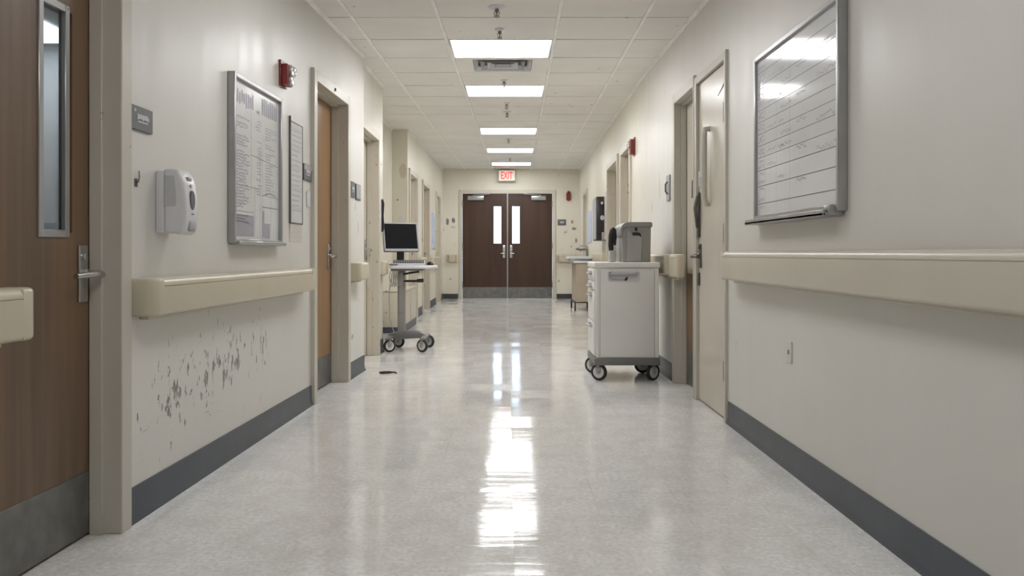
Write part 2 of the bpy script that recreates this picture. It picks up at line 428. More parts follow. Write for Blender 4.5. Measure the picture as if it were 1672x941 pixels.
single('wall_end', b, WALL_E, 'cream end wall around the brown double doors', 'wall', kind='structure', centre=False)
b = nb(); box(b, I, -1.9, 1.6, YREAR - 0.15, YREAR, 0, 2.5)
single('wall_rear', b, WALL, 'plain cream wall closing the corridor', 'wall', kind='structure', centre=False)
b = nb(); box(b, I, -1.9, 1.9, YREAR - 0.1, YEND + 0.3, -0.1, 0)
single('floor', b, FLOOR, 'glossy mottled off-white vinyl tile floor', 'floor', kind='structure', centre=False)

# ------------------------------------------------------------------ ceiling
R_0, PITCH = 5.56, 0.612
def rowY(k): return R_0 + PITCH * k
def ct(y): return -0.045 + 0.0128 * (y - 6.43)
COLS = [-1.75, -0.95, -0.39, 0.39, 0.95, 1.75]
LROWS = [1, 4, 9, 13, 17]; FILL_ROWS = [-3, -7, -11]; VENT = 2
ceil = nb(); bars = nb(); seams = nb()
kmin, kmax = -14, 20
for k in range(kmin, kmax):
    y0, y1 = rowY(k), rowY(k + 1)
    for ci in range(5):
        if ci == 2 and (k in LROWS or k in FILL_ROWS or k == VENT): continue
        g = 0.0085
        ya, yb = y0 + g, min(y1 - g, YEND + 0.02)
        if yb <= ya: continue
        dz = [rnd.uniform(-0.0015, 0.0015) for _ in range(4)]
        P = []
        for q, (yy, cc) in enumerate(((ya, COLS[ci] + .012), (ya, COLS[ci + 1] - .012), (yb, COLS[ci + 1] - .012), (yb, COLS[ci] + .012))):
            P.append(Vector((ct(yy) + cc, yy, zc(yy) + dz[q])))
        hexa(ceil, P + [p + Vector((0, 0, 0.018)) for p in P], 0.003, 1)
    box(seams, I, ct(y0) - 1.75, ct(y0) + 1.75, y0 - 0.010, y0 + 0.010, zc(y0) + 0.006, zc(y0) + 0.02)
for c in COLS[1:5]:
    ya, yb = YREAR, YEND
    hexa(bars, [Vector((ct(y) + c + dx, y, zc(y) - 0.003)) for y, dx in ((ya, -.012), (ya, .012), (yb, .012), (yb, -.012))] +
               [Vector((ct(y) + c + dx, y, zc(y) + 0.02)) for y, dx in ((ya, -.012), (ya, .012), (yb, .012), (yb, -.012))], 0.0015, 1)
hexa(ceil, [Vector((x, y, zc(y) + 0.12)) for x, y in ((-1.95, YREAR - .1), (1.95, YREAR - .1), (1.95, YEND + .3), (-1.95, YEND + .3))] +
           [Vector((x, y, zc(y) + 0.16)) for x, y in ((-1.95, YREAR - .1), (1.95, YREAR - .1), (1.95, YEND + .3), (-1.95, YEND + .3))])
ce = single('ceiling', ceil, CEIL, 'suspended ceiling of speckled off-white tiles', 'ceiling', kind='structure', centre=False)
part('ceiling_grid', bars, GRIDM, ce)
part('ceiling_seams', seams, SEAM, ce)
b = nb()
def angle_trim(T, y0, y1):
    hexa(b, [T(y0, 0, zc(y0) - .022), T(y1, 0, zc(y1) - .022), T(y1, .004, zc(y1) - .022), T(y0, .004, zc(y0) - .022),
             T(y0, 0, zc(y0) + .002), T(y1, 0, zc(y1) + .002), T(y1, .004, zc(y1) + .002), T(y0, .004, zc(y0) + .002)])
    hexa(b, [T(y0, 0, zc(y0) - .004), T(y1, 0, zc(y1) - .004), T(y1, .02, zc(y1) - .004), T(y0, .02, zc(y0) - .004),
             T(y0, 0, zc(y0) - .001), T(y1, 0, zc(y1) - .001), T(y1, .02, zc(y1) - .001), T(y0, .02, zc(y0) - .001)])
for T, a, c in ((L0, YREAR, JOG), (L1, JOG, L1Y), (NI, L1Y, NY), (L2, NY, YEND)): angle_trim(T, a, c)
single('trim_1', b, GRIDM, 'thin metal angle where ceiling meets the scuffed wall', 'trim', kind='structure', centre=False)
b = nb()
for T, a, c in ((R0, YREAR, 7.34), (R1, 7.34, YEND)): angle_trim(T, a, c)
single('trim_2', b, GRIDM, 'thin metal angle where ceiling meets the whiteboard wall', 'trim', kind='structure', centre=False)

# ------------------------------------------------------------------ baseboards
def base_run(b, T, y0, y1, h=0.12):
    prof = [(0, 0), (0.017, 0), (0.016, 0.006), (0.010, 0.016), (0.0065, 0.03), (0.006, h - 0.004), (0.004, h), (0, h)]
    lo = [b.verts.new(T(y0, v, z)) for v, z in prof]; hi = [b.verts.new(T(y1, v, z)) for v, z in prof]
    n = len(prof); fs = [b.faces.new(lo), b.faces.new(hi[::-1])]
    for i in range(n): fs.append(b.faces.new([lo[i], lo[(i + 1) % n], hi[(i + 1) % n], hi[i]]))
    bmesh.ops.recalc_face_normals(b, faces=fs)
CW = 0.07
b = nb()
for T, y0, y1 in ((L0, YREAR, D1[0] - CW), (L0, D1[1] + CW + .005, D2[0] - CW), (L0, D2[1] + CW, JOG), (L1, D3[1] + CW, L1Y), (NI, L1Y, 9.8),
                  (L2, NY, D4[0] - CW), (L2, D4[1] + CW, D5[0] - CW), (L2, D5[1] + CW, D5b[0] - CW), (L2, D5b[1] + CW, YEND)):
    base_run(b, T, y0, y1)
single('baseboard_left', b, BASE, 'dark grey rubber baseboard along the scuffed wall', 'baseboard', kind='structure', centre=False)
b = nb()
for T, y0, y1 in ((R0, YREAR, D7[0] - CW + .02), (R0, D8[1] + CW, 7.34), (R1, 7.34, D9[0] - CW), (R1, D9[1] + CW, D10[0] - CW), (R1, D10[1] + CW, D11[0] - CW), (R1, D11[1] + CW, YEND)):
    base_run(b, T, y0, y1)
single('baseboard_right', b, BASE, 'dark grey rubber baseboard along the whiteboard wall', 'baseboard', kind='structure', centre=False)
b = nb()
base_run(b, EW, -1.30, EX0 - 0.085, 0.1); base_run(b, EW, EX1 + 0.085, 1.46, 0.1)
single('baseboard_end', b, BASEK, 'black rubber baseboard either side of the double doors', 'baseboard', kind='structure', centre=False)

# ------------------------------------------------------------------ doors
def door_frame(T, y0, y1, h, rec, cas=CW, proud=0.024, nearcas=None):
    """pressed metal frame: casings, jambs to depth rec (+ leaf), stops"""
    b = nb()
    nc = cas if nearcas is None else nearcas
    dpt = -rec - 0.05
    box(b, T, y0 - nc, y0, dpt, proud, 0, h + cas, 0.003, 1)
    box(b, T, y1, y1 + cas, dpt, proud, 0, h + cas, 0.003, 1)
    box(b, T, y0, y1, dpt, proud - .0005, h, h + cas - .0005, 0.003, 1)
    s = rec * 0.55
    if rec > 0.03:
        box(b, T, y0, y0 + 0.014, -rec + 0.002, -rec + s, 0, h, 0.002, 1)
        box(b, T, y1 - 0.014, y1, -rec + 0.002, -rec + s, 0, h, 0.002, 1)
        box(b, T, y0, y1, -rec + 0.002, -rec + s, h - 0.014, h, 0.002, 1)
    return b
def leaf_bm(T, y0, y1, h, v, holes=(), th=0.044):
    """leaf slab with rectangular openings [(ya,yb,za,zb)]"""
    b = nb()
    g = 0.004
    if not holes:
        box(b, T, y0 + g, y1 - g, v - th, v, 0.008, h - g, 0.002, 1); return b
    ya, yb, za, zb = holes[0]
    box(b, T, y0 + g, ya, v - th, v, 0.008, h - g)
    box(b, T, yb, y1 - g, v - th, v, 0.008, h - g)
    box(b, T, ya, yb, v - th, v, 0.008, za)
    box(b, T, ya, yb, v - th, v, zb, h - g)
    return b
def rect_frame(b, T, ya, yb, za, zb, w, v0, v1, bev=0.002):
    box(b, T, ya, ya + w, v0, v1, za, zb, bev, 1); box(b, T, yb - w, yb, v0, v1, za, zb, bev, 1)
    box(b, T, ya + w, yb - w, v0, v1, za, za + w, bev, 1); box(b, T, ya + w, yb - w, v0, v1, zb - w, zb, bev, 1)
def lever(T, y, z, v, dirn, w=0.022, hh=0.09):
    """escutcheon plate with cylinder and lever handle; dirn: way the lever points along the wall"""
    b = nb()
    box(b, T, y - w, y + w, v, v + 0.008, z - hh, z + hh, 0.003, 2)
    def Tv(a, bb, c): return T(y + a, v + c, z + bb)
    def Ck(a, bb, c): return T(y + a, v + c, z + 0.055 + bb)
    lathe(b, Ck, [(0.013, 0.008), (0.013, 0.015), (0.010, 0.017), (0, 0.017)], 14)
    lathe(b, Tv, [(0.017, 0.008), (0.017, 0.018), (0.011, 0.024), (0.011, 0.055), (0, 0.055)], 14)
    tube(b, [(y - dirn * 0.03, v + 0.052, z - .004), (y, v + 0.056, z), (y + dirn * 0.05, v + 0.054, z - 0.002), (y + dirn * 0.115, v + 0.046, z - 0.006)], [0.0115, 0.012, 0.010, 0.009], 10, T)
    return b
def hinge(T, y, z, v, m=None):
    b = nb()
    tube(b, [(y, v + 0.006, z - 0.055), (y, v + 0.006, z + 0.055)], 0.008, 8, T)
    box(b, T, y - 0.016, y + 0.016, v, v + 0.003, z - 0.05, z + 0.05)
    return b
def plate(T, y0, y1, z0, z1, v, th=0.0025):
    b = nb(); box(b, T, y0, y1, v, v + th, z0, z1, 0.0008, 1); return b
def doorroot(n, T, yy, label):
    return root('door_%d' % n, label, 'door', T((yy[0] + yy[1]) / 2, 0, 0), kind='structure')

# door 1: wood door with narrow vision panel
d = doorroot(1, L0, D1, 'brown wood door with a tall narrow vision panel and steel lever')
part('door_frame', door_frame(L0, *D1, HEAD, 0.081), FRAME, d)
VP = (2.525, 2.665, 0.985, 1.675)
lf = part('door_leaf', leaf_bm(L0, *D1, HEAD, -0.081, [(VP[0], 2.70, VP[2], VP[3])]), WOOD, d)
b = nb(); rect_frame(b, L0, VP[0] - .012, VP[1] + .012, VP[2] - .016, VP[3] + .016, 0.024, -0.09, -0.075)
for zz in (VP[2] - .006, VP[3] + .006):
    for yy in (VP[0] - .003, VP[1] + .003):
        lathe(b, (lambda y_, z_: (lambda a, bb, c: L0(y_ + a, -0.075 + c, z_ + bb)))(yy, zz), [(0.004, 0), (0.003, 0.002), (0, 0.002)], 8)
part('vision_frame', b, ALU, lf, 'grey metal vision panel frame')
b = nb(); box(b, L0, VP[0], VP[1], -0.090, -0.086, VP[2], VP[3]); part('vision_glass', b, GLASS, lf)
part('kick_plate', plate(L0, D1[0] + .006, D1[1] - .006, 0.012, 0.212, -0.081), STEEL, lf, 'brushed steel kick plate')
part('lever_handle', lever(L0, 2.755, 0.855, -0.081, -1, 0.026, 0.092), CHROME, lf, 'satin chrome lever handle')
b = nb()
box(b, I, -3.5, -1.43, 1.5, 1.52, 0, 2.15); box(b, I, -3.5, -1.33, 5.1, 5.12, 0, 2.15); box(b, I, -3.52, -3.5, 1.5, 5.12, 0, 2.15)
hexa(b, [Vector((x, y, z)) for z in (2.15, 2.17) for x, y in ((-3.5, 1.5), (-1.44, 1.5), (-1.33, 5.12), (-3.5, 5.12))])
hexa(b, [Vector((x, y, z)) for z in (-.02, 0) for x, y in ((-3.5, 1.5), (-1.44, 1.5), (-1.33, 5.12), (-3.5, 5.12))])
single('room_beyond', b, INTER, 'grey unlit room seen through the narrow vision panel', 'room', kind='structure', centre=False)
b = nb(); box(b, I, -3.0, -2.45, 4.2, 4.95, 2.135, 2.15); single('ceiling_light', b, LAMP2, 'small lit ceiling panel seen through the narrow vision panel of the brown wood door', 'ceiling light')
# door 2
d = doorroot(2, L0, D2, 'honey wood door recessed in a beige metal frame')
fr = part('door_frame', door_frame(L0, *D2, HEAD, 0.10), FRAME, d)
b = nb()
lathe(b, lambda a, bb, c: L0(5.72 + a, 0.024 + c, 2.013 + bb), [(0.012, 0), (0.012, 0.006), (0, 0.008)], 12)
part('frame_button', b, BLACK, fr, 'small black button on frame head')
lf = part('door_leaf', leaf_bm(L0, *D2, HEAD, -0.10), WOOD2, d)
part('kick_plate', plate(L0, D2[0] + .006, D2[1] - .006, 0.012, 0.215, -0.10), STEEL, lf, 'brushed steel kick plate')
part('lever_handle', lever(L0, 6.02, 0.90, -0.10, -1), CHROME, lf, 'satin chrome lever handle')
# door 3
d = doorroot(3, L1, D3, 'cream door set back behind the wall corner')
part('door_frame', door_frame(L1, *D3, 1.935, 0.09), FRAME_L, d)
lf = part('door_leaf', leaf_bm(L1, *D3, 1.935, -0.09), DOORP, d)
part('lever_handle', lever(L1, 7.62, 0.95, -0.09, -1), CHROME, lf)
# far doors on the scuffed side
for n, yy, m, lab in ((4, D4, DOORP, 'cream door in the frame past the wall niche'), (5, D5, WOOD2, 'tan wood door with a pale glass strip far along corridor'), (6, D5b, DOORP, 'cream door next to the end wall on the scuffed side')):
    d = doorroot(n, L2, yy, lab)
    part('door_frame', door_frame(L2, *yy, HEAD, 0.09), FRAME_L, d)
    lf = part('door_leaf', leaf_bm(L2, *yy, HEAD, -0.09), m, d)
    part('lever_handle', lever(L2, yy[1] - .09, 0.92, -0.09, -1), CHROME, lf)
    part('kick_plate', plate(L2, yy[0] + .006, yy[1] - .006, 0.012, 0.215, -0.09), STEEL, lf)
    if n == 5:
        b = nb(); box(b, L2, yy[0] + .5, yy[0] + .64, -0.09, -0.086, 1.0, 1.6); part('vision_glass', b, BLUEP, lf, 'pale bluish glass strip')

# door 7: double doors at the end
d = root('door_7', 'brown wooden double doors under the exit sign', 'door', (0, YEND, 0), kind='structure')
b = nb()
box(b, EW, EX0 - .065, EX0, -0.12, 0.02, 0, EH + .065, .003, 1); box(b, EW, EX1, EX1 + .065, -0.12, 0.02, 0, EH + .065, .003, 1)
box(b, EW, EX0, EX1, -0.12, 0.0195, EH, EH + .0645, .003, 1); box(b, EW, EX0, EX1, -.10, -.02, 0, .006, .002, 1)
part('door_frame', b, FRAME_L, d)
mid = (EX0 + EX1) / 2 + 0.003
for s, x0, x1 in ((-1, EX0, mid), (1, mid, EX1)):
    wx = (-0.275, -0.118) if s < 0 else (0.10, 0.258)
    hole = (wx[0], wx[1], 1.12, 1.88)
    lf = part('door_leaf', leaf_bm(EW, x0, x1, EH, -0.03, [hole]), WOODD, d)
    b = nb(); rect_frame(b, EW, hole[0] - .012, hole[1] + .012, hole[2] - .012, hole[3] + .012, .014, -0.078, -0.024)
    part('vision_frame', b, BLACK, lf, 'dark vision panel frame')
    b = nb(); box(b, EW, hole[0], hole[1], -0.056, -0.05, hole[2], hole[3]); part('vision_glass', b, GLASS, lf)
    part('kick_plate', plate(EW, x0 + .008, x1 - .008, 0.012, 0.235, -0.03), STEEL, lf, 'brushed steel kick plate')
    hx = mid + s * 0.072
    hb = nb()
    box(hb, EW, hx - .028, hx + .028, -0.03, -0.018, .83, 1.09, .004, 2)
    tube(hb, [(hx, -0.02, .92), (hx, 0.035, .92)], 0.012, 10, EW)
    tube(hb, [(hx - s * .01, 0.032, .92), (hx + s * .062, 0.03, .917)], 0.0105, 10, EW)
    lathe(hb, (lambda q: (lambda a, bb, c: EW(q + a, -0.018 + c, 1.03 + bb)))(hx), [(.014, 0), (.014, .008), (0, .009)], 12)
    part('lever_handle', hb, CHROME, lf, 'satin chrome handle')
    cb = nb()
    cxa, cxb = (-0.80, -0.47) if s < 0 else (0.49, 0.79)
    box(cb, EW, cxa, cxb, -0.03, 0.03, 2.0, 2.09, .008, 2)
    px = cxa + .12 if s < 0 else cxb - .12
    lathe(cb, (lambda q: (lambda a, bb, c: EW(q + a, 0.0 + bb, 2.09 + c)))(px), [(.018, 0), (.018, .02), (0, .02)], 10)
    tube(cb, [(px, 0.0, 2.105), (px - s * .16, 0.07, 2.108), (px - s * .33, 0.012, 2.125)], 0.009, 8, EW)
    part('door_closer', cb, ALU, lf, 'grey overhead door closer')
    xh = x0 + .004 if s < 0 else x1 - .004
    for z in (0.28, 1.07, 1.92):
        hb = nb(); box(hb, EW, xh - .018, xh + .018, -0.03, -0.022, z - .055, z + .055); tube(hb, [(xh, -0.02, z - .06), (xh, -0.02, z + .06)], .011, 8, EW)
        part('hinge', hb, HINGE, lf)
    if s < 0:
        ab = nb(); box(ab, EW, x1 - .012, x1 + .012, -0.03, -0.022, .012, EH - .01, .002, 1); part('astragal', ab, ALU, lf, 'bright metal meeting strip')

# door 8: closed beige door almost flush on the whiteboard side
d = doorroot(8, R0, D7, 'closed beige painted door flush beside the ruled whiteboard')
part('door_frame', door_frame(R0, *D7, HEAD, 0.012, 0.05, 0.016, 0.035), FRAME, d)
lf = part('door_leaf', leaf_bm(R0, *D7, HEAD, -0.004), DOORP, d)
for z in (0.27, 1.03, 1.70): part('hinge', hinge(R0, D7[0] + .034, z, -0.004), HINGE, lf)
b = nb()
tube(b, [(5.10, -0.004, 1.66), (5.10, 0.022, 1.66), (5.10, 0.028, 1.62), (5.10, 0.028, 1.25), (5.10, 0.012, 1.20)], 0.017, 10, R0)
part('pull_bar', b, FRAME, lf, 'rounded vertical pull in beige paint')
b = nb(); box(b, R0, 5.25, 5.335, -0.004, 0.010, 1.33, 1.43, .002, 1); box(b, R0, 5.27, 5.315, .010, .012, 1.35, 1.39)
part('door_plate', b, GREYP, lf, 'small grey plate')
lk = lever(R0, 5.325, 0.905, -0.004, -1, 0.018, 0.075)
box(lk, R0, 5.335, 5.372, -0.004, 0.012, 1.02, 1.30, .004, 1); tube(lk, [(5.345, .012, 1.28), (5.335, .03, 1.2), (5.345, .014, 1.08)], .010, 8, R0)
box(lk, R0, 5.345, 5.37, -0.004, 0.010, .72, .80, .003, 1)
part('lock_set', lk, HINGE, lf, 'dark latch hardware down the door edge')
b = nb()
tube(b, [(4.90, -0.003, 1.82), (4.80, -.002, 1.845), (4.76, -.002, 1.862), (4.72, -.003, 1.885)], [.001, .0022, .0028, .002], 5, R0)
tube(b, [(4.755, -.003, 1.85), (4.725, -.003, 1.862)], .0022, 5, R0)
part('crack', b, HINGE, lf, 'dark crack in the paint')
# door 9: recessed door between door 8 and supply cart
d = doorroot(9, R0, D8, 'recessed beige door with brown lower panel beside the supply cart')
part('door_frame', door_frame(R0, *D8, HEAD, 0.07, 0.07, 0.02, 0.02), FRAME, d)
lf = part('door_leaf', leaf_bm(R0, *D8, HEAD, -0.07), DOORP, d)
part('armor_plate', plate(R0, D8[0] + .005, D8[1] - .018, 0.25, 0.78, -0.07), WOOD, lf, 'brown lower panel')
part('kick_plate', plate(R0, D8[0] + .005, D8[1] - .018, 0.012, 0.25, -0.07), STEEL, lf, 'dark steel kick plate')
b = nb(); box(b, R0, 5.85, 5.87, -0.07, -0.062, 1.30, 1.42, .002, 1); part('strike_plate', b, HINGE, lf)
for n, yy, lab in ((10, D9, 'cream door just past the red alarm above the supply cart'), (11, D10, 'wide cream door before the dark wall cabinet'), (12, D11, 'cream door past the hand basin')):
    d = doorroot(n, R1, yy, lab)
    part('door_frame', door_frame(R1, *yy, HEAD, 0.09), FRAME_L, d)
    lf = part('door_leaf', leaf_bm(R1, *yy, HEAD, -0.09), WOOD2 if n == 10 else DOORP, d)
    part('lever_handle', lever(R1, yy[1] - .09, 0.95, -0.09, -1), CHROME, lf)
    part('kick_plate', plate(R1, yy[0] + .006, yy[1] - .006, 0.012, 0.215, -0.09), STEEL, lf)

# ------------------------------------------------------------------ handrails
def handrail(T, y0, y1, z0, z1, label, dep=0.09, m=None, caps=(1, 1), cl=0.07):
    m = m or RAIL
    cy = (y0 + y1) / 2
    r = root('handrail', label, 'handrail', T(cy, 0, z0), 'wall handrails')
    a0 = y0 + (cl if caps[0] else 0); a1 = y1 - (cl if caps[1] else 0)
    g = 0.028
    prof = [(0.03, z0)]
    for i in range(5):
        a = math.radians(-90 + 90 * i / 4); prof.append((dep - .014 + .014 * math.cos(a), z0 + .014 + .014 * math.sin(a)))
    prof += [(dep, z1 - g - .002), (dep - .003, z1 - g), (dep, z1 - g + .002)] if z1 - z0 > .1 else []
    for i in range(7):
        a = math.radians(90 * i / 6); prof.append((dep - .022 + .022 * math.cos(a), z1 - .022 + .022 * math.sin(a)))
    prof += [(0.012, z1), (0.012, z1 - .05), (0.03, z1 - .05)]
    b = nb()
    lo = [b.verts.new(T(a0, v, z)) for v, z in prof]; hi = [b.verts.new(T(a1, v, z)) for v, z in prof]
    n = len(prof); fs = [b.faces.new(lo), b.faces.new(hi[::-1])]
    for i in range(n): fs.append(b.faces.new([lo[i], lo[(i + 1) % n], hi[(i + 1) % n], hi[i]]))
    bmesh.ops.recalc_face_normals(b, faces=fs)
    part('rail', b, m, r)
    b = nb(); box(b, T, a0, a1, 0.0, 0.034, z0 - 0.016, z1 - .06, .003, 1); part('mounting_strip', b, m, r)
    for k, (on, e, s) in enumerate(((caps[0], y0, 1), (caps[1], y1, -1))):
        if not on: continue
        rr = min(.04, dep * .6)
        pl = [(e, 0.0)]
        for i in range(7):
            a = math.radians(180 - 90 * i / 6)
            pl.append((e + s * (rr + rr * math.cos(a)), dep - rr + rr * math.sin(a)))
        pl += [(e + s * cl, dep), (e + s * cl, 0.0)]
        b = nb(); ext(b, T, pl, z0 - .001, z1 + .0005, .012, 3, True)
        part('end_cap', b, m, r)
    return r
handrail(L0, 0.3, 2.24, 0.698, 0.832, 'short cream handrail end crossing the edge of the brown wood door')
handrail(L0, 2.91, 4.99, 0.705, 0.834, 'long cream handrail below the hand sanitizer dispenser')
handrail(L0, 6.24, 6.56, 0.722, 0.852, 'cream handrail stub between the honey wood door and wall corner', cl=.05)
handrail(L1, 7.83, 8.09, 0.725, 0.852, 'cream handrail stub touching the computer cart tabletop', dep=.06, cl=.05)
handrail(L2, 12.36, 13.05, 0.715, 0.86, 'cream handrail stub between the two far doors behind the monitor', cl=.05)
handrail(L2, 14.26, 15.55, 0.715, 0.86, 'cream handrail past the tan wood door', cl=.05)
handrail(R0, 0.6, 4.49, 0.785, 0.93, 'long beige handrail under the ruled whiteboard', m=RAILG)
handrail(R0, 5.80, 6.10, 0.755, 0.915, 'cream handrail stub crossing the recessed beige door', dep=.055, cl=.05)
handrail(R0, 6.17, 7.30, 0.765, 0.915, 'cream handrail behind the supply cart', dep=.07, cl=.05)
handrail(R1, 11.15, 12.6, 0.79, 0.92, 'cream handrail below the dark wall cabinet', cl=.05)
handrail(R1, 16.05, 17.25, 0.77, 0.92, 'cream handrail past the hand basin', cl=.05)
handrail(EW, -1.22, -1.0, 0.745, 0.893, 'cream handrail stub beside the double doors under the grey wall scuffs', dep=.07, cl=.03)
handrail(EW, 1.0, 1.40, 0.745, 0.893, 'cream handrail stub on end wall under the dark room sign', dep=.07, cl=.03)

# ------------------------------------------------------------------ ceiling fixtures
SL = math.atan(0.0155)
def light_fixture(k, label, lamp=None):
    y0, y1 = rowY(k) + .004, rowY(k + 1) - .004
    yc = (y0 + y1) / 2
    r = root('ceiling_light', label, 'ceiling light', (ct(yc), yc, zc(yc)), 'ceiling light panels')
    T = mT(Matrix.Translation((ct(yc), yc, zc(yc))) @ Matrix.Rotation(SL, 4, 'X'))
    hx, hy = 0.376, (y1 - y0) / 2
    b = nb()
    for x0, x1, ya, yb in ((-hx, -hx + .012, -hy, hy), (hx - .012, hx, -hy, hy), (-hx + .012, hx - .012, -hy, -hy + .012), (-hx + .012, hx - .012, hy - .012, hy)):
        box(b, T, x0, x1, ya, yb, -0.002, 0.03, .001, 1)
    box(b, T, -hx, hx, -hy, hy, 0.03, 0.06)
    part('housing', b, GRIDM, r)
    b = nb(); box(b, T, -hx + .0125, hx - .0125, -hy + .0125, hy - .0125, 0.004, 0.010)
    part('diffuser', b, lamp or LAMP, r)
    return r
L = light_fixture(1, 'lit ceiling panel bordering the air vent')
LL = ['lit ceiling panel one tile past the air vent toward the double doors', 'third lit ceiling panel counting from the air vent, halfway to the exit sign', 'second lit ceiling panel counting back from the exit sign', 'lit ceiling panel directly above the exit sign']
LB = ['added unseen fill light panel over the notice board', 'added unseen fill light panel over the brown wood door with lever handle', 'added unseen fill light panel by the plain closing wall']
LD = light_fixture(FILL_ROWS[0], LB[0], LAMP_FILL)  # added fill panels, all out of view
for k, lab in list(zip(LROWS[1:], LL)) + list(zip(FILL_ROWS[1:], LB[1:])):
    c = copy_tree(LD if k < 0 else L); yc = rowY(k) + PITCH / 2
    c.location = (ct(yc), yc, zc(yc)); c['label'] = lab
# air vent
yc = rowY(VENT) + PITCH / 2
r = root('air_vent', 'square ceiling air vent with grey louvres between two lit panels', 'air vent', (ct(yc), yc, zc(yc)))
T = mT(Matrix.Translation((ct(yc), yc, zc(yc))) @ Matrix.Rotation(SL, 4, 'X'))
b = nb(); hx, hy = .378, .30
for x0, x1, ya, yb in ((-hx, -.24, -hy, hy), (.24, hx, -hy, hy), (-.24, .24, -hy, -.235), (-.24, .24, .235, hy)): box(b, T, x0, x1, ya, yb, 0.0, .012)
part('vent_panel', b, CEIL, r)
b = nb(); box(b, T, -.24, .24, -.235, .235, .05, .06); part('vent_throat', b, DGREY, r, 'dark opening above the louvres')
for q in range(4):
    a = .235 - q * .055; bb_ = nb()
    for s in (0, 1, 2, 3):
        Rm = Matrix.Rotation(s * math.pi / 2, 4, 'Z')
        TT = (lambda Rm_: (lambda x, y, z: T(*(Rm_ @ Vector((x, y, z))))))(Rm)
        hexa(bb_, [TT(-a, -a, -.004), TT(a, -a, -.004), TT(a - .03, -a + .03, .032), TT(-a + .03, -a + .03, .032),
                   TT(-a, -a, -.002), TT(a, -a, -.002), TT(a - .03, -a + .03, .034), TT(-a + .03, -a + .03, .034)])
    part('louvre', bb_, ALU if q % 2 else WHITEP, r)
# sprinklers
def sprinkler(x, y, rr, label):
    r = root('ceiling_sprinkler', label, 'sprinkler', (x, y, zc(y)), 'ceiling sprinklers')
    T = at(x, y, zc(y))
    b = nb(); lathe(b, T, [(rr, .0), (rr, -.004), (rr * .8, -.012), (.016, -.016), (0, -.016)], 20); part('escutcheon', b, WHITEP, r)
    b = nb(); lathe(b, T, [(.012, -.015), (.012, -.03), (.007, -.033), (.007, -.04), (0, -.04)], 12)
    for s in (-1, 1): tube(b, [(s * .011, 0, -.028), (s * .017, 0, -.042), (s * .006, 0, -.06)], .0028, 6, T)
    lathe(b, T, [(.004, -.038), (.004, -.06), (.019, -.062), (.019, -.065), (0, -.065)], 14)
    part('sprinkler_body', b, SPRK, r)
sprinkler(-.064, 5.30, .055, 'wide sprinkler plate on tile over the corridor, before every lit panel')
sprinkler(-.05, 5.86, .036, 'small sprinkler on the tile row touching the first lit panel')
sprinkler(-.027, 7.72, .034, 'sprinkler between air vent and second lit panel')
sprinkler(-.005, 9.0, .034, 'sprinkler just past the second lit panel, first of two close together')
sprinkler(.0, 9.62, .05, 'sprinkler with broad plate, second of two past the second lit panel')
sprinkler(.02, 12.2, .05, 'sprinkler just past the third lit panel')
sprinkler(.05, 15.0, .045, 'sprinkler between the last two lit panels toward the exit sign')

# ------------------------------------------------------------------ exit sign
ey = YEND - 0.10
r = root('exit_sign', 'lit white exit sign with red letters above the double doors', 'sign', (0, ey, 2.375))
b = nb(); box(b, I, -.178, .168, ey - .03, ey + .03, 2.375, 2.60, .005, 1); box(b, I, -.06, .05, ey - .02, ey + .02, 2.60, zc(ey) + .001); box(b, I, -.05, .04, ey + .03, YEND, 2.44, 2.52)
part('housing', b, GREYP, r)
b = nb(); box(b, I, -.168, .158, ey - .034, ey - .029, 2.385, 2.59, .002, 1); part('sign_face', b, EXITW, r)
def text_mesh(s, T, w, h, depth=.002):
    cu = bpy.data.curves.new('lettering_curve', 'FONT'); cu.body = s; cu.align_x = 'CENTER'; cu.align_y = 'CENTER'; cu.extrude = .0; cu.offset = .022
    to = bpy.data.objects.new('lettering_tmp', cu); C.objects.link(to)
    dg = bpy.context.evaluated_depsgraph_get(); me = bpy.data.meshes.new_from_object(to.evaluated_get(dg))
    bpy.data.objects.remove(to); bpy.data.curves.remove(cu)
    b = nb(); b.from_mesh(me); bpy.data.meshes.remove(me)
    xs = [v.co.x for v in b.verts]; ys = [v.co.y for v in b.verts]
    x0, x1, y0, y1 = min(xs), max(xs), min(ys), max(ys)
    bmesh.ops.remove_doubles(b, verts=b.verts, dist=1e-5)
    g = bmesh.ops.extrude_face_region(b, geom=list(b.faces))
    up = [e for e in g['geom'] if isinstance(e, bmesh.types.BMVert)]
    for v in b.verts: v.co.z = 0
    for v in up: v.co.z = 1
    for v in b.verts:
        v.co = T((v.co.x - (x0 + x1) / 2) / (x1 - x0) * w, (v.co.y - (y0 + y1) / 2) / (y1 - y0) * h, v.co.z * depth)
    bmesh.ops.recalc_face_normals(b, faces=b.faces)
    return b
b = text_mesh('EXIT', lambda a, bb, c: Vector((-.005 + a, ey - .0335 - c, 2.492 + bb)), .235, .148, .003)
part('lettering', b, EXITR, r, 'red letters reading EXIT')

